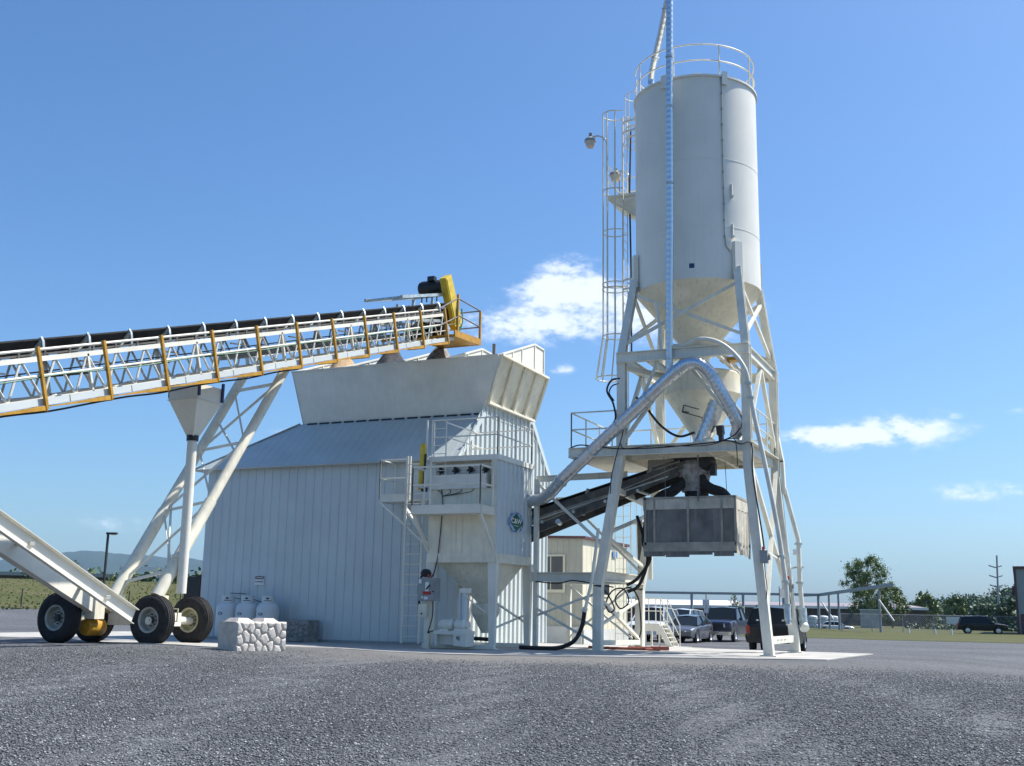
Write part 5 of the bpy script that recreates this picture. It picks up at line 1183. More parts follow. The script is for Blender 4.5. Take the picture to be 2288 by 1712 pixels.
# ---- steel frame carrying the belt
fr = empty('belt_support_frame', (-12.1, 31.2, 0), 'cross braced white steel frame between dust collector and tower', 'steel frame')
mb = MB()
mb.ibeam((-13.2, 31.15, 2.09), (-10.95, 31.15, 2.09), .2, .27, .025); mb.ibeam((-13.2, 33.9, 2.09), (-10.95, 33.9, 2.09), .2, .27, .025); mb.ibeam((-13.2, 31.5, 5.05), (-10.3, 31.5, 5.1), .12, .18, .02); mb.ibeam((-13.4, 33.6, 4.6), (-10.4, 33.6, 4.6), .12, .2, .02); mb.split('beam', 'steel', fr, smooth=False)
for yy in (31.15, 33.9): mb = MB(); mb.beam((-13.05, yy, .02), (-13.05, yy, 2.0 if yy > 32 else 5.0), .13, .13); mb.build('post', 'steel', fr)
mb = MB(); yy = 31.1
mb.beam((-13.05, yy, 1.58), (-10.95, yy, .55), .06, .06); mb.beam((-13.05, yy, .95), (-10.95, yy, 1.68), .07, .07); mb.beam((-13.05, yy - .05, 1.2), (-10.95, yy - .05, .12), .07, .07); mb.beam((-13.05, 33.9, .3), (-10.95, 33.9, 1.9), .06, .06); mb.beam((-13.05, 33.9, 1.9), (-10.95, 33.9, .3), .06, .06)
mb.beam((-12.45, 31.1, 4.35), (-10.75, 31.1, 2.85), .08, .08); mb.beam((-12.9, 33.6, 4.5), (-10.8, 34.1, 2.4), .08, .08); mb.beam((-13.2, 31.5, 4.95), (-12.3, 31.5, 4.1), .08, .08); mb.split('cross_brace', 'steel', fr)
mb = MB(); mb.path(sp([(-13.0, 31.0, 1.95), (-12.3, 30.98, 1.9), (-11.8, 30.95, 1.98), (-11.2, 30.98, 1.9), (-10.9, 31.0, 1.85), (-10.6, 31.1, 1.8)], 5), .02, 6)
mb.path(sp([(-11.0, 30.98, 1.85), (-10.75, 31.0, 1.6), (-10.55, 31.0, 1.2), (-10.7, 31.0, 1.1), (-10.8, 31.0, 1.35), (-10.6, 31.0, 1.7), (-10.3, 31.1, 1.75), (-10.15, 31.1, 1.4), (-10.4, 31.1, 1.2), (-10.55, 31.1, 1.5), (-10.2, 31.2, 1.8), (-9.9, 31.2, 1.5), (-9.85, 31.3, .7), (-9.9, 31.3, .4)], 6), .022, 6)
tag(mb.build('coiled_cable', 'cable'), 'black cable looped in coils on the left side of the tower legs', 'cable')
mb = MB(); mb.path(sp([(-13.0, 29.9, .08), (-12.4, 29.9, .07), (-11.8, 29.9, .1), (-11.35, 29.9, .3), (-11.12, 29.9, .7), (-11.04, 29.9, 1.15)], 8), .06, 12)
e = tag(mb.build('water_hose', 'rubber'), 'thick black rubber hose curving up from the concrete pad', 'hose')
mb = MB(); mb.tube((-11.04, 29.9, 1.12), (-10.82, 29.9, 2.0), .045, 12); mb.tube((-10.82, 29.9, 2.0), (-10.66, 29.95, 3.4), .045, 12); mb.tube((-11.06, 29.9, 1.1), (-11.02, 29.9, 1.2), .075, 12)
tag(mb.build('air_pipe', 'steel'), 'pale steel pipe running down the front left tower leg to the black hose', 'pipe')
mb = MB(); mb.path(sp([(-10.3, 32.4, 3.95), (-10.1, 32.4, 3.3), (-9.95, 32.3, 2.6), (-10.25, 32.4, 1.9), (-10.6, 32.4, 1.7)], 8), .05, 10); mb.path(sp([(-10.2, 33.0, 4.0), (-10.28, 32.9, 3.2), (-10.05, 32.9, 2.7), (-10.4, 32.7, 2.1), (-10.7, 32.6, 1.9)], 8), .05, 10)
tag(mb.build('hose_bundle', 'rubber'), 'bundle of black hoses hanging beside the left edge of the dust shroud', 'hose')
mb = MB(); mb.path([(-11.9, 32.6, .06), (-11.0, 32.2, .06), (-9.9, 31.9, .07), (-9.6, 32.3, .06)], .04, 8); mb.box((-9.6, 32.3, .09), (.5, .3, .1), .4); mb.box((-10.3, 32.6, .08), (.7, .12, .08), .1)
tag(mb.build('red_floor_pipe', mat('faded_red', (.30, .085, .06), .8, var=.2, vs=4.)), 'faded red pipework lying on the pad between the tower legs', 'pipe')

# ---- far ladder, pipes and small vessel behind the left tower leg
e = empty('rear_ladder', (-12.2, 37.0, 0), 'tall pale cage ladder standing behind the left tower legs', 'ladder')
mb = MB()
for xx in (-12.55, -12.25, -11.98): mb.tube((xx, 37, 0), (xx, 37, 5.2), .022, 6)
for k in range(14): mb.tube((-12.55, 37, .4 + k * .36), (-11.98, 37, .4 + k * .36), .012, 6)
mb.tube((-11.75, 36.9, 3.0), (-11.75, 36.9, 5.2), .015, 6); mb.tube((-11.55, 36.9, 3.0), (-11.55, 36.9, 5.2), .015, 6); mb.build('ladder_frame', 'steel', e)
mb = MB(); mb.tube((-10.95, 34.8, 2.15), (-10.98, 34.8, 4.1), .09, 14)
tag(mb.build('dusty_pipe', 'dusty'), 'straight dusty brown pipe standing upright behind the shroud hoses', 'pipe')
mb = MB(); mb.path([(-10.75, 35.2, 2.15), (-10.75, 35.2, 3.75), (-10.85, 35.2, 3.95), (-11.3, 35.2, 3.98)], .08, 12)
tag(mb.build('elbow_pipe', 'steel'), 'pale elbow pipe behind the dusty brown upright pipe', 'pipe')

# ================================================================ office building
of = empty('office_building', (-18, 46, -.3), 'beige ribbed metal office building with maroon roof edge behind the plant', 'building')
ox0, ox1, oy0, oy1, oz = -22.0, -15.97, 43.0, 48.7, 4.02
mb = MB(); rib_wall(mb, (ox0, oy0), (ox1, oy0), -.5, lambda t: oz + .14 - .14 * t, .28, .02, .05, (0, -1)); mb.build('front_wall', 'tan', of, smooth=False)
mb = MB(); rib_wall(mb, (ox1, oy0), (ox1, oy1), -.5, lambda t: oz, .5, .012, .04, (1, 0)); mb.box2((ox0, oy1 - .1, -.5), (ox1, oy1, oz)); mb.build('side_wall', 'cream2', of, smooth=False)  # same siding as the front, painted paler to stand in for sunlight
mb = MB(); mb.slab([(ox0 - .1, oy0 - .12, oz + .14), (ox1 + .14, oy0 - .12, oz), (ox1 + .14, oy1, oz), (ox0 - .1, oy1, oz + .14)], (0, 0, 1), .1); mb.build('roof', 'maroon', of, smooth=False)
mb = MB(); mb.box2((ox0, oy0 - .1, -.5), (ox1 - .0, oy0 - .035, .52)); mb.box2((ox1 + .03, oy0, -.5), (ox1 + .06, oy1, .42)); mb.build('skirting', 'skirt', of)
mb = MB(); wx0, wx1, wz0, wz1 = -17.78, -16.79, 1.98, 3.31
mb.box2((wx0 - .12, oy0 - .07, wz0 - .12), (wx1 + .08, oy0 - .03, wz1 + .08)); w = mb.build('window', 'cream2', of)
mb = MB(); mb.box2((wx0, oy0 - .085, wz0), (wx1 - .02, oy0 - .072, wz1)); mb.build('pane', 'glass', w)
mb = MB(); mb.box2((-17.35, oy0 - .092, wz0), (-17.31, oy0 - .086, wz1)); mb.build('mullion', 'cream2', w)
mb = MB(); mb.box2((ox1 + .02, 45.2, 1.75), (ox1 + .05, 46.2, 2.9)); w = mb.build('window', 'cream2', of)
mb = MB(); mb.box2((ox1 + .055, 45.3, 1.85), (ox1 + .065, 46.1, 2.8)); mb.build('pane', 'glass', w)
mb = MB(); mb.box2((-18.75, oy0 - .12, -.4), (-18.0, oy0 - .02, 2.1)); d = mb.build('door', 'brown', of)
mb = MB(); mb.box2((-18.9, oy0 - .125, -.4), (-18.76, oy0 - .015, 2.2)); mb.box2((-17.99, oy0 - .125, -.4), (-17.85, oy0 - .015, 2.2)); mb.build('frame', 'skirt', d)
mb = MB(); mb.box2((ox1 + .03, 46.6, 3.45), (ox1 + .06, 47.2, 3.72)); mb.build('small_notice', 'decalb', of)
mb = MB(); mb.path([(ox1 + .1, 44.2, 3.3), (ox1 + .1, 44.2, .3)], .04, 8); mb.build('downpipe', 'cream2', of)

# ================================================================ stairs
ss = empty('access_stair', (-14.2, 47.2, -.3), 'white steel landing and short stair with handrails behind the tower', 'stair')
mb = MB(); mb.box2((-15.0, 46.9, .60), (-13.95, 48.0, .68)); mb.box2((-15.0, 46.88, .36), (-13.95, 46.92, .66)); mb.build('landing', 'white', ss)
mb = MB()
for yy in (46.92, 47.95): mb.beam((-13.95, yy, .56), (-13.5, yy, -.3), .05, .22)
for k in range(5): mb.box((-13.86 + k * .09, 47.43, .46 - k * .18), (.24, 1.0, .03))
mb.build('stair_flight', 'white', ss)
mb = MB()
for yy in (46.92, 47.95):
    mb.tube((-15.0, yy, 1.72), (-13.9, yy, 1.72), .022, 6); mb.tube((-15.0, yy, 1.2), (-13.9, yy, 1.2), .02, 6); mb.tube((-13.9, yy, 1.72), (-13.35, yy, .62), .022, 6); mb.tube((-13.9, yy, 1.2), (-13.4, yy, .2), .02, 6)
    for xx, zt_ in ((-14.95, 1.72), (-14.42, 1.72), (-13.9, 1.72), (-13.35, .62)): mb.tube((xx, yy, .62 if xx < -13.8 else -.35), (xx, yy, zt_), .022, 6)
mb.build('handrail', 'white', ss)
mb = MB(); 
for xx, yy in ((-14.6, 47), (-14.6, 47.9), (-13.98, 47.0)): mb.beam((xx, yy, -.4), (xx, yy, .4), .07, .07)
mb.split('stair_post', 'white', ss)
e = tag(MB().box2((-15.4, 46.6, -.42), (-12.9, 48.3, -.28)).build('stair_slab', 'concrete'), 'thin concrete slab under the white stair', 'slab')
e = empty('air_tank', (-14.75, 46.7, .68), 'small yellow and white vessel on the edge of the stair landing', 'tank')
mb = MB(); mb.lathe((-14.8, 46.95, .68), [(0, 0), (.14, .02), (.16, .12), (.1, .3), (.05, .4), (.04, .75), (.06, .76), (.06, .9), (0, .92)], 14); mb.build('vessel', 'rimc', e)

# ================================================================ vehicles
def loft(mb, st, close=True):
    """st: list of cross sections, each a list of (x,y,z), equal counts"""
    n = len(st[0]); vs = [p for s_ in st for p in s_]
    fs = [(j * n + i, j * n + (i + 1) % n, (j + 1) * n + (i + 1) % n, (j + 1) * n + i) for j in range(len(st) - 1) for i in range(n)]
    fs += [tuple(range(n - 1, -1, -1)), tuple(range(len(vs) - n, len(vs)))]
    return mb.add(vs, fs)
def vehicle(kind, x, y, z, rz, paint, label, name, cat):
    """local frame: +Y is the nose"""
    S = {   # lower body stations (y, z_bottom, z_shoulder, half width), glasshouse (y, z) outline, tyre radius, axles
        'sedan': dict(b=[(-2.35, .42, .80, .70), (-2.25, .3, .94, .82), (-1.5, .25, .97, .88), (0, .22, .92, .89), (1.1, .24, .88, .89), (1.9, .28, .80, .85), (2.25, .32, .70, .76), (2.38, .38, .58, .62)], g=[(-1.75, .95), (-1.05, 1.36), (-.2, 1.43), (.45, 1.36), (1.25, .90)], gw=(.80, .56), r=.33, ax=(-1.38, 1.42)),
        'pickup': dict(b=[(-2.85, .55, 1.12, .86), (-2.8, .45, 1.22, .95), (-1.0, .42, 1.22, .97), (.6, .42, 1.2, .98), (1.5, .42, 1.2, .97), (2.5, .42, 1.14, .95), (2.78, .42, 1.08, .92), (2.85, .5, 1.0, .84)], g=[(-1.05, 1.2), (-.75, 1.84), (.1, 1.9), (.75, 1.86), (1.45, 1.18)], gw=(.90, .70), r=.41, ax=(-1.75, 1.85)),
        'suv': dict(b=[(-2.4, .5, 1.0, .84), (-2.32, .4, 1.1, .92), (-1.0, .36, 1.12, .95), (.6, .36, 1.1, .95), (1.4, .38, 1.06, .94), (2.15, .4, .98, .9), (2.38, .45, .85, .8)], g=[(-2.22, 1.1), (-1.98, 1.74), (-.3, 1.82), (.35, 1.78), (1.1, 1.08)], gw=(.87, .68), r=.38, ax=(-1.45, 1.45)),
        'van': dict(b=[(-2.5, .5, 1.0, .86), (-2.42, .35, 1.1, .95), (-1.0, .32, 1.1, .97), (1.0, .32, 1.05, .96), (2.0, .34, .95, .92), (2.4, .42, .75, .8)], g=[(-2.3, 1.08), (-2.1, 1.72), (-.2, 1.8), (.7, 1.74), (1.75, 1.0)], gw=(.9, .7), r=.35, ax=(-1.5, 1.6))}[kind]
    e = empty(name, (0, 0, 0), label, cat)
    mb = MB(); st_ = []
    bs = S['b']; yy = [b[0] for b in bs]
    ys = sorted(set([round(v, 3) for v in np.linspace(yy[0], yy[-1], 23)] + yy))
    rt = S['r'] + .07
    for q in ys:
        zb_, zs, w = [float(np.interp(q, yy, [b[i] for b in bs])) for i in (1, 2, 3)]
        for a in S['ax']:
            if abs(q - a) < rt: zb_ = max(zb_, S['r'] + math.sqrt(max(0, rt ** 2 - (q - a) ** 2)) * .92)
        zb_ = min(zb_, zs - .14); zm = zb_ + (zs - zb_) * .5
        st_.append([(-w * .94, q, zb_), (-w, q, zm), (-w * .97, q, zs - .05), (-w * .9, q, zs), (-w * .4, q, zs + .035), (w * .4, q, zs + .035), (w * .9, q, zs), (w * .97, q, zs - .05), (w, q, zm), (w * .94, q, zb_)])
    loft(mb, st_); body = mb.build('body', paint, e, ang=28)
    g = S['g']; w0, w1 = S['gw']
    def gw(zv): t = (zv - g[0][1]) / (1.8 if kind != 'sedan' else 1.4); zt_ = max(p[1] for p in g); return w0 + (w1 - w0) * max(0, min(1, (zv - g[0][1]) / (zt_ - g[0][1])))
    mb = MB(); n = len(g)
    L_ = [(-gw(p[1]), p[0], p[1]) for p in g]; R_ = [(gw(p[1]), p[0], p[1]) for p in g]
    mb.add(L_ + R_, [tuple(range(n)), tuple(range(2 * n - 1, n - 1, -1))] + [(i, i + 1, n + i + 1, n + i) for i in range(n - 1)])
    mb.build('windows', 'glassc', e, smooth=False)
    mb = MB()   # roof skin and pillars
    top = g[1:-1]; k = len(top)
    vs = [(-gw(p[1]) - .015, p[0], p[1] - .01) for p in top] + [(0, p[0], p[1] + .045) for p in top] + [(gw(p[1]) + .015, p[0], p[1] - .01) for p in top]
    mb.add(vs, [(i, i + 1, k + i + 1, k + i) for i in range(k - 1)] + [(k + i, k + i + 1, 2 * k + i + 1, 2 * k + i) for i in range(k - 1)])
    for s_ in (-1, 1):
        o = .012
        for a, b in ((g[0], g[1]), (g[-1], g[-2])): mb.beam((s_ * (gw(a[1]) + o), a[0], a[1]), (s_ * (gw(b[1]) + o), b[0], b[1]), .06, .07)
        for q in ([-.15] if kind == 'sedan' else [.0] if kind == 'pickup' else [-1.25, -.1]):
            zt_ = np.interp(q, [p[0] for p in g], [p[1] for p in g]); mb.beam((s_ * (w0 + o), q, g[0][1] - .03), (s_ * (gw(zt_) + o), q + .05, zt_), .05, .07)
        for a, b in zip(top[:-1], top[1:]): mb.beam((s_ * (gw(a[1]) + .005), a[0], a[1] - .02), (s_ * (gw(b[1]) + .005), b[0], b[1] - .02), .05, .05)
    mb.build('roof', paint, e, ang=50)
    if kind == 'pickup':
        mb = MB(); mb.box2((-.78, -2.74, 1.16), (.78, -1.15, 1.262)); mb.build('cargo_bed', 'black', e)
    for a in S['ax']:
        for s_ in (-1, 1):
            w = bs[3][3] - .03; r = S['r']
            mb = MB(); mb.lathe((s_ * (w - .11), a, r), [(r * .62, -.11), (r * .96, -.10), (r, -.07), (r, .07), (r * .96, .10), (r * .62, .11)], 24, 'x', caps=False); ty = mb.build('wheel', 'tyre', e)
            mb = MB(); mb.lathe((s_ * (w - .11), a, r), [(0, s_ * .07), (r * .2, s_ * .085), (r * .5, s_ * .06), (r * .6, s_ * .1), (r * .64, s_ * .1), (r * .62, -s_ * .05), (0, -s_ * .05)], 20, 'x'); mb.build('rim', 'alloy', ty)
    wf = bs[-2][3]; zf = bs[-2][2]; yf = bs[-1][0]
    for s_ in (-1, 1):
        mb = MB(); hh = .1 if kind == 'sedan' else .2
        mb.add([(s_ * wf * .97, bs[-2][0] - .14, zf - .05), (s_ * wf * .55, yf + .005, zf - .07), (s_ * wf * .55, yf + .015, zf - .07 - hh), (s_ * wf * 1.0, bs[-2][0] - .1, zf - .07 - hh)], [(0, 1, 2, 3)])
        mb.slab([(s_ * wf * .97, bs[-2][0] - .14, zf - .05), (s_ * wf * .55, yf + .005, zf - .07), (s_ * wf * .55, yf + .015, zf - .07 - hh), (s_ * wf * 1.0, bs[-2][0] - .1, zf - .07 - hh)], (s_ * .3, 1, 0), .02); mb.build('headlight', 'head', e)
        mb = MB(); wr = bs[0][3]; zr = bs[1][2]; mb.box2((s_ * (wr * .92), bs[0][0] - .012, zr - .34), (s_ * (wr + .075), bs[1][0] + .06, zr - .04)); mb.build('tail_light', 'tail', e)
        mb = MB(); mb.lathe((s_ * (w0 + .16), g[-1][0] - .38, g[-1][1] + .08), [(0, -.05), (.09, -.04), (.1, .03), (0, .05)], 10, 'y'); mb.beam((s_ * w0, g[-1][0] - .38, g[-1][1] + .03), (s_ * (w0 + .12), g[-1][0] - .38, g[-1][1] + .06), .04, .03); mb.build('mirror', paint, e)
    mb = MB(); mb.box2((-wf * .5, yf - .05, zf - .30), (wf * .5, yf + .012, zf - .12)); mb.box2((-wf * .55, yf - .05, .42), (wf * .55, yf + .01, .5)); mb.build('grille', 'black', e)
    mb = MB(); mb.box2((-.2, yf + .015, .5), (.2, yf + .028, .6)); mb.build('number_plate', 'plate', e)
    mb = MB(); bz = .52; mb.box2((-bs[1][3] * .98, bs[0][0] - .07, bz - .1), (bs[1][3] * .98, bs[0][0] + .12, bz + .12)); mb.box2((-wf * .98, yf - .14, bz - .12), (wf * .98, yf + .04, bz + .06)); mb.build('bumper', 'chrome' if kind == 'pickup' else paint, e)
    mb = MB(); mb.box2((-.2, bs[0][0] - .085, bz - .02), (.2, bs[0][0] - .072, bz + .1)); mb.build('number_plate', 'plate', e)
    if kind == 'suv':
        mb = MB()
        for s_ in (-1, 1): mb.tube((s_ * .6, -1.7, 1.86), (s_ * .6, .3, 1.9), .02, 6); [mb.tube((s_ * .6, q, 1.78), (s_ * .6, q, 1.88), .02, 6) for q in (-1.7, -.7, .3)]
        mb.build('roof_rack', 'black', e)
        mb = MB(); [mb.lathe((s_ * .5, -2.14 + 0, 1.26), [(0, -.02), (.06, -.015), (.0, -.03)], 10, 'y') for s_ in (-1, 1)]; mb.build('window_sticker', 'decalw', e)
    e.location = (x, y, z); e.rotation_euler = (0, 0, rz)
    return e
vehicle('suv', -9.1, 47.6, -.38, R(3), 'car_black', 'black sport utility vehicle seen from behind between the right tower legs', 'parked_suv', 'car')
vehicle('sedan', -16.1, 59.6, -.38, R(180), 'car_grey', 'dark grey sedan facing the camera beside the white stair', 'parked_sedan', 'car')
vehicle('pickup', -15.2, 64.4, -.38, R(180), 'car_blue', 'dark blue pickup truck facing the camera, parked behind the grey sedan', 'parked_pickup', 'pickup truck')
vehicle('suv', -18.35, 60.6, -.38, R(180), 'car_white', 'white sport utility vehicle with dark windows behind the white stair', 'parked_suv', 'car')
vehicle('van', -19.2, 69.5, -.38, R(180), 'car_white', 'white van farther back, showing between the white vehicle and the grey sedan', 'parked_van', 'van')
vehicle('suv', -3.5, 127.3, -.38, R(-84), 'car_black', 'dark van far away in front of the wooded hill at right', 'parked_van', 'van')
vehicle('sedan', -21.6, 150.5, -.85, R(-75), 'car_white', 'white car mostly hidden behind the grass bank left of the tree', 'parked_car', 'car')

# ================================================================ background right
def longshed(x0, y0, x1, y1, depth, ze, zr, rm, wm, em, label, gable=None):
    """long side from (x0,y0) to (x1,y1), roof ridge behind"""
    e = empty('long_shed', ((x0 + x1) / 2, (y0 + y1) / 2, -.4), label, 'building')
    a, b = Vector((x0, y0, 0)), Vector((x1, y1, 0)); d = (b - a).normalized(); n = Vector((-d.y, d.x, 0)); n = n if n.y > 0 else -n
    f = lambda p, z: Vector((p.x, p.y, z))
    mb = MB(); mb.quad(f(a, -1), f(b, -1), f(b, ze), f(a, ze)); mb.quad(f(a + n * depth, -1), f(b + n * depth, -1), f(b + n * depth, ze), f(a + n * depth, ze)); mb.build('wall', wm, e, smooth=False)
    mb = MB()
    for p in (a, b): mb.quad(f(p, -1), f(p + n * depth, -1), f(p + n * depth, ze), f(p + n * depth / 2, zr), f(p, ze))
    mb.build('gable', em, e, smooth=False)
    mb = MB(); o = n * .5; mb.slab([f(a - o - d * .4, ze), f(b - o + d * .4, ze), f(b + n * depth / 2 + d * .4, zr), f(a + n * depth / 2 - d * .4, zr)], (0, 0, 1), .12); mb.slab([f(a + n * depth + o - d * .4, ze), f(b + n * depth + o + d * .4, ze), f(b + n * depth / 2 + d * .4, zr), f(a + n * depth / 2 - d * .4, zr)], (0, 0, 1), .12); mb.build('roof', rm, e, smooth=False)
    mb = MB(); mb.beam(f(a - n * .55 - d * .4, ze - .05), f(b - n * .55 + d * .4, ze - .05), .12, .45); mb.build('fascia', 'roofw', e)
    return e
longshed(-62, 200, -15.6, 222, 24, 2.9, 3.7, 'roofr', 'brown', 'cream2', 'long low shed with grey red roof and pale right end behind the tree')
longshed(-75, 150, -36.5, 160.5, 14, 2.3, 3.15, 'roofw', 'maroon', 'maroon', 'long low building with white roof and dark red wall behind the parked cars')
rb = empty('warehouse', (6, 130, -.4), 'tall grey building cut off by the right edge of the picture', 'building')
mb = MB(); mb.box2((-.05, 130, -1), (16, 150, 6.35)); mb.build('wall', mat('plain_grey_wall', (.30, .33, .33), .7, var=.05, vs=.5), rb)  # one even grey over the whole wall
mb = MB(); mb.box2((-.25, 129.8, 6.35), (16.2, 150.2, 6.62)); mb.build('roof_trim', 'maroon', rb)
mb = MB(); mb.box2((-.45, 130.4, 3.6), (-.05, 132, 4.6)); mb.beam((-.1, 129.95, 6.3), (-.1, 129.95, -.4), .22, .12); mb.build('side_vent', 'maroon', rb)
mb = MB(); mb.box2((.2, 129.9, -.4), (1.2, 129.98, 1.7)); mb.build('door', 'maroon', rb)
# overhead pipe rack
pr_ = empty('pipe_rack', (-30, 140, -.4), 'long grey overhead rail on posts running behind the parked cars', 'steel frame')
mb = MB(); RK = [(-43.5, 136.5), (-22.55, 145.8), (-11.2, 117.3)]
mb.beam((RK[0][0], RK[0][1], 3.75), (RK[1][0], RK[1][1], 3.8), .25, .3); mb.beam((RK[1][0], RK[1][1], 3.8), (RK[2][0], RK[2][1], 4.3), .25, .35); mb.beam((RK[1][0] - 2.2, RK[1][1], 3.7), (RK[1][0] + .8, RK[1][1], 3.85), .3, .3); mb.build('rail', 'postg', pr_)
for t in (.02, .3, .58, .8, .99): x_, y_ = RK[0][0] + (RK[1][0] - RK[0][0]) * t, RK[0][1] + (RK[1][1] - RK[0][1]) * t; mb = MB(); mb.beam((x_, y_, -.5), (x_, y_, 3.7), .28, .28); mb.build('post', 'postg', pr_)
for t in (.15, .3, .85): x_, y_ = RK[1][0] + (RK[2][0] - RK[1][0]) * t, RK[1][1] + (RK[2][1] - RK[1][1]) * t; mb = MB(); mb.beam((x_, y_, -.5), (x_, y_, 3.8), .22, .22); mb.build('post', 'postg', pr_)
for (x_, y_) in ((-22.3, 145.3), (-12.9, 121)): mb = MB(); mb.beam((x_, y_, 2.9), (x_ + 1.4, y_ - .3, .8), .14, .14); mb.build('stay', 'decalw', pr_)
def ppole(x, y, h, label, arms, r=.14, lean=0.):
    e = empty('utility_pole', (x, y, -.4), label, 'pole')
    mb = MB(); mb.tube((x, y, -.5), (x + lean, y, h), r, 8, r * .7); mb.build('pole_shaft', 'postg', e)
    mb = MB()
    for z, l in arms: mb.beam((x - l, y, z + .35), (x, y, z - .1), .22, .26); mb.beam((x, y, z - .1), (x + l, y + 1, z + .3), .2, .22); mb.tube((x - l, y, z + .2), (x - l, y, z + .5), .06, 6); mb.tube((x + l, y + 1, z + .2), (x + l, y + 1, z + .5), .06, 6)
    mb.build('crossarm', 'postg', e)
ppole(-4.1, 276, 15.3, 'tall steel utility pole with three pairs of arms in front of the wooded hill', [(12.7, 1.3), (10.5, 1.3), (8.4, 1.3)], .26, .5)
ppole(-31.2, 165, 5.3, 'short grey pole behind the bend of the overhead rail', [], .1)
# storage tanks, wall, fence, trailer
for i, (x_, y_) in enumerate(((-25.5, 158), (-24.15, 158.4), (-22.9, 158.8))):
    e = empty('storage_tank', (x_, y_, -.4), ('leftmost', 'middle', 'rightmost')[i] + ' of the three white plastic tanks on the grass', 'tank', 'white plastic tanks on the grass')
    mb = MB(); mb.lathe((x_, y_, -.4), [(0, .2), (.62, .2), (.64, .3), (.64, 1.5), (.55, 1.62), (.15, 1.68), (0, 1.68)], 16); mb.build('tank_body', 'ibc', e)
    mb = MB(); mb.ring((x_, y_, .3), .66, .03, 16); mb.ring((x_, y_, .8), .66, .03, 16); mb.box((x_, y_, -.3), (1.2, 1.2, .16)); mb.build('cage', 'postg', e)
e = empty('block_bunker', (-19.6, 172, -.4), 'square grey block bunker standing before the trunk of the large tree', 'bunker')
mb = MB(); mb.box2((-20.9, 171, -.6), (-18.3, 173.5, 2.15)); mb.build('wall', 'concrete', e); mb = MB(); mb.box2((-21.0, 170.9, 2.15), (-18.2, 173.6, 2.3)); mb.build('cap', 'skirt', e)
e = empty('box_trailer', (-8.0, 180, -.4), 'pale box trailer parked beyond the chain link fence', 'trailer'); mb = MB(); mb.box2((-11.2, 205, .1), (-8.0, 207, 1.5)); mb.build('box_body', 'ibc', e); mb = MB(); [mb.tube((q, 204.9, -.0), (q, 207.1, -.0), .4, 12) for q in (-10.6, -8.8)]; mb.build('wheel', 'tyre', e)
fe = empty('chain_link_fence', (-8, 128, -.4), 'chain link fence with thin steel posts crossing the grass at right', 'fence')
FP = [(-17.2 + i * 3.0, 124.5 + i * 1.1) for i in range(7)]
for p in FP: mb = MB(); mb.tube((*p, -.5), (*p, 1.5), .035, 6); mb.build('post', 'postg', fe)
mb = MB()
for a, b in zip(FP[:-1], FP[1:]): mb.tube((*a, 1.45), (*b, 1.45), .025, 5)
mb.build('top_rail', 'postg', fe)
mb = MB()
for a, b in zip(FP[:-1], FP[1:]):
    for k in range(-8, 14): 
        for s_ in (0, 1):
            t0, t1 = k / 14, (k + 9) / 14; za, zb_ = (-.4, 1.4) if s_ else (1.4, -.4)
            if t0 < 0: za = za + (zb_ - za) * (-t0) / (t1 - t0); t0 = 0
            if t1 > 1: zb_ = za + (zb_ - za) * (1 - t0) / (t1 - t0); t1 = 1
            L2 = lambda t: (a[0] + (b[0] - a[0]) * t, a[1] + (b[1] - a[1]) * t)
            mb.tube((*L2(t0), za), (*L2(t1), zb_), .006, 3, caps=False)
mb.build('wire_mesh', 'postg', fe)
for i, (x_, y_) in enumerate(((-9.9, 118), (-7.4, 116.5), (-5.9, 116.0))):
    tag(MB().tube((x_, y_, -.4), (x_, y_, .15), .09, 8).build('marker_post', 'decalw'), ('leftmost', 'middle', 'rightmost')[i] + ' of three short white marker posts at the far edge of the grass', 'post', 'short white posts on the grass')
ps = empty('parking_sign', (-15.9, 60, -.4), 'small pale sign on a post above the grey sedan', 'sign')
mb = MB(); mb.tube((-15.75, 59.0 + 3, -.4), (-15.75, 62, 2.3), .03, 6); mb.build('sign_post', 'wood', ps); mb = MB(); mb.box((-15.75, 61.95, 1.75), (.38, .02, .3)); mb.box((-15.75, 61.95, 1.3), (.24, .02, .24)); mb.build('board', 'plate', ps)
lp = empty('parking_lot_lamp', (-74.7, 78.0, 0), 'dark parking lot lamp post with flat head at left before the blue ridge', 'lamp post')
mb = MB(); mb.beam((-74.5, 78, .2), (-74.5, 78, 7.4), .16, .16); mb.build('post', 'pole', lp)
mb = MB(); mb.box((-74.15, 78.1, 7.42), (.95, .4, .16), R(20)); mb.build('lamp_head', 'pole', lp); mb = MB(); mb.box((-74.0, 78.15, 7.31), (.45, .3, .06), R(20)); mb.build('lens', 'glassb', lp)

# ---- trees
def leaves(centers, radii, n, size, m, name, parent=None, seed=1, z_flat=1.0):
    rs = np.random.default_rng(seed); k = len(centers); c = np.array(centers); r = np.array(radii, float); wts = r ** 2; idx = rs.choice(k, n, p=wts / wts.sum())
    u = rs.normal(size=(n, 3)); u /= np.linalg.norm(u, axis=1)[:, None]; rad = (np.abs(rs.normal(0, .62, n)) + .15 * rs.random(n))[:, None] * r[idx][:, None]
    pos = c[idx] + u * rad * np.array([1, 1, z_flat]); s = size * (.5 + rs.random(n))[:, None]
    a = rs.normal(size=(n, 3)); a /= np.linalg.norm(a, axis=1)[:, None]; b = np.cross(a, rs.normal(size=(n, 3))); b /= np.linalg.norm(b, axis=1)[:, None]
    V = np.stack([pos - a * s, pos + b * s * .55, pos + a * s, pos - b * s * .55], 1).reshape(-1, 3); return npmesh(name, V, np.arange(4 * n).reshape(-1, 4), m, parent)
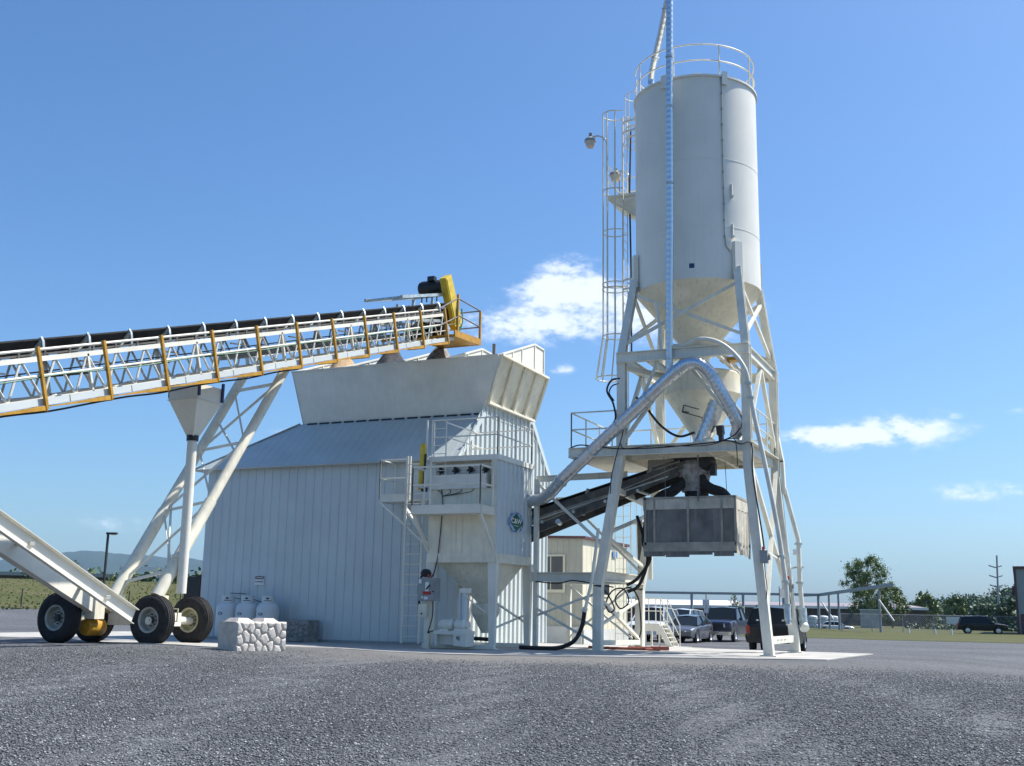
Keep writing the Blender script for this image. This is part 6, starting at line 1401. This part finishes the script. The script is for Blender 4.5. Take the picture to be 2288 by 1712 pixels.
def tree(x, y, z, H, W, seed, label, trunk_h=.25, nleaf=9000, size=.16, name='broadleaf_tree', m='leaf1'):
    e = empty(name, (x, y, z), label, 'tree'); rs = random.Random(seed); cs, rr = [], []; mb = MB()
    for t in range(1 if W < 8 else 2):
        bx = x + t * .5; mb.path([(bx, y, z - .3), (bx + .1, y, z + H * .25), (bx + .3 * (t - .5), y, z + H * .6)], .16 * H / 8, 8)
    for i in range(90):
        a = rs.random() * 6.28; hh = trunk_h + (1 - trunk_h) * (i + .5) / 90; prof = math.sin(math.pi * min(1, (hh - trunk_h * .6) / (1.08 - trunk_h * .6))) ** .7
        rr_ = W / 2 * prof * (.35 + .65 * rs.random()); p = (x + rr_ * math.cos(a), y + rr_ * math.sin(a), z + H * hh * (.93 + .1 * rs.random())); cs.append(p); rr.append(W * (.06 + .08 * rs.random() ** 1.3))
        q = (x + rs.uniform(-.2, .2), y, z + H * max(.15, hh - .28)); mb.path([q, ((q[0] + p[0]) / 2, (q[1] + p[1]) / 2, (q[2] + p[2]) / 2 + .1), p], .02 * H / 8, 4)
    mb.build('trunk', 'bark', e); leaves(cs, rr, nleaf, size, m, 'crown', e, seed); return e
tree(-20.4, 176, -.4, 10.3, 7.6, 5, 'large loose crowned green tree in front of the long shed', .2, 24000, .11)
tree(-17.4, 180, -.4, 6.2, 4.6, 6, 'smaller round bush like tree leaning against the right of the large tree', .1, 11000, .11)
tree(-27.5, 120, -.4, 3.6, 1.6, 16, 'young sapling sticking up above the white roof behind the pickup', .3, 260, .12)
def bush(x, y, z, w, h, seed, label, m='leaf1', n=1500, size=.14, grp=None):
    e = empty('bush', (x, y, z), label, 'bush', grp); rs = random.Random(seed)
    cs = [(x + rs.uniform(-.5, .5) * w, y + rs.uniform(-.4, .4) * w, z + h * rs.uniform(.2, .75)) for _ in range(9)]; mb = MB(); [mb.tube((x, y, z - .2), c, .03, 5) for c in cs]; mb.build('stem', 'bark', e)
    leaves(cs, [h * .38 + .1 * w] * 9, n, size, m, 'crown', e, seed)
bush(-88.8, 104, 3.0, 2.4, 2.2, 3, 'leafy green bush behind the hanging pipe at left', grp=None)
bush(-96.5, 104, 3.0, 2.0, 1.9, 4, 'small dark bush on the grass rise between the two conveyor legs')
bush(-104, 103, 3.3, 1.2, 3.0, 12, 'thin dark conifer like bush just left of the conveyor leg', m='leaf2')
bush(-116, 110, 3.6, 3.2, 2.4, 14, 'dark reddish shrub seen between the conveyor frame arms', m='leaf2')
for i in range(4): bush(-34.5 + i * 1.35 + .4 * (i % 2), 152 + i, -.45, 1.8, 1.0 + .25 * (i % 3), 40 + i, ('first', 'second', 'third', 'fourth')[i] + ' from the left in the row of low shrubs along the grass behind the cars', n=900, size=.16, grp='low shrubs along the far grass')
def masses(name, label, cat, pts, n, size, m, seed, rad):
    o = leaves(pts, rad, n, size, m, name, None, seed); tag(o, label, cat, kind='stuff')
# wooded hill at right as one far wood
def wood():
    rs = np.random.default_rng(4); n = 900; az = np.radians(rs.uniform(-8.6, 4, n)); d = rs.uniform(330, 520, n)
    top = np.interp(np.degrees(az), [-9, -6.2, -3.4, -1.7, -.2, 4], [2.4, 5.8, 8.3, 10.6, 13.8, 16]); frac = (d - 330) / 190
    z = top * frac * 1.02 * (d / 500) - 1 + rs.normal(0, .5, n)
    pts = np.stack([d * np.sin(az), d * np.cos(az), z], -1)
    masses('woodland', 'far wooded hillside rising toward the right edge', 'woodland', pts, 110000, .5, 'leaf2', 6, 1.5 + 1.3 * rs.random(n))
    X = []; Fc = []
    azs = np.radians(np.linspace(-9.5, 6, 40)); rows = [320, 400, 470, 540]
    for dd in rows:
        tp = np.interp(np.degrees(azs), [-9.5, -6.2, -3.4, -1.7, -.2, 4], [1, 4.4, 6.6, 8.8, 11.8, 14]); k = (dd - 320) / 190
        X.append(np.stack([dd * np.sin(azs), dd * np.cos(azs), tp * min(k, 1.) * (dd / 500) - 1.2], -1))
    X = np.concatenate(X); nn = 40; i = np.arange(3)[:, None] * nn + np.arange(nn - 1)[None]; Fc = np.stack([i, i + 1, i + nn + 1, i + nn], -1).reshape(-1, 4)
    o = npmesh('hillside', X, Fc, 'leaf2', smooth=True); tag(o, kind='structure')
wood()
rs_ = np.random.default_rng(8)
hp = np.array([(-14 + t * 15 + rs_.normal(0, .3), 176 - t * 20 + rs_.normal(0, .6), -.6 + rs_.uniform(0, .4)) for t in np.linspace(0, 1, 26)])
masses('hedgerow', 'low dark green hedge along the far side of the grass at right', 'hedge', hp, 6000, .2, 'leaf2', 9, [.8] * 26)
for i, (x_, y_, h_) in enumerate(((-17.5, 250, 6.6), (-12.3, 262, 6.2), (-6.0, 240, 4.2), (-1.5, 215, 4.6))):
    tree(x_, y_, -.5, h_, 5.5, 60 + i, ('green rounded tree just right of the long shed gable', 'second rounded tree at the foot of the wooded hill', 'low dark tree beside the tall utility pole', 'dark tree beside the grey building at the right edge')[i], .05, 2600, .32, m=('leaf1', 'leaf1', 'leaf2', 'leaf2')[i])
# far left: house row and fence
fh = empty('farm_building', (-134, 130, 4.2), 'long low dark roofed building on the rise at far left', 'building')
mb = MB(); mb.box((-131, 126, 4.6), (22, 6, 1.1), R(40)); mb.build('wall', 'brown', fh); mb = MB(); mb.box((-131, 126, 5.35), (23, 7, .5), R(40)); mb.build('roof', 'grey', fh)
masses('tree_row', 'dark tree line behind the low building at far left', 'trees', np.array([(-150 + i * 2.6, 138 + i * 1.4, 5.2 + .4 * math.sin(i * 2.1)) for i in range(16)]), 5000, .4, 'leaf2', 11, [1.3] * 16)
for i in range(5):
    az = R(-47.2 + i * 2.35); d = 92; x_, y_ = d * math.sin(az), d * math.cos(az); zz = float(gh(x_, y_))
    tag(MB().tube((x_, y_, zz - .2), (x_, y_, zz + 1.35), .045, 6).build('fence_post', 'pole'), ('leftmost', 'second', 'third', 'fourth', 'fifth')[i] + ' thin dark fence post from the left in the meadow', 'fence post', 'thin fence posts in the meadow')
lr = tag(MB().beam((-98, 105, 5.4), (-92, 109, 5.35), .5, .5).build('far_roof_edge', 'roofw'), 'pale long roof edge beyond the meadow between conveyor legs', 'roof')

# ================================================================ haze
hz = bpy.data.materials.new('air_haze'); hz.use_nodes = True; nt = hz.node_tree; nt.nodes.clear()
pv = N('ShaderNodeVolumePrincipled'); pv.inputs['Color'].default_value = (.42, .68, 1.0, 1); pv.inputs['Density'].default_value = .00005; pv.inputs['Anisotropy'].default_value = 0
mo = N('ShaderNodeOutputMaterial'); L(pv.outputs[0], mo.inputs['Volume'])
HAZE = True
if HAZE:
    M['haze'] = hz
    mb = MB(); mb.box2((-9500, -300, -4), (9500, 9900, 420)); h = mb.build('haze', 'haze', smooth=False); tag(h, kind='stuff')
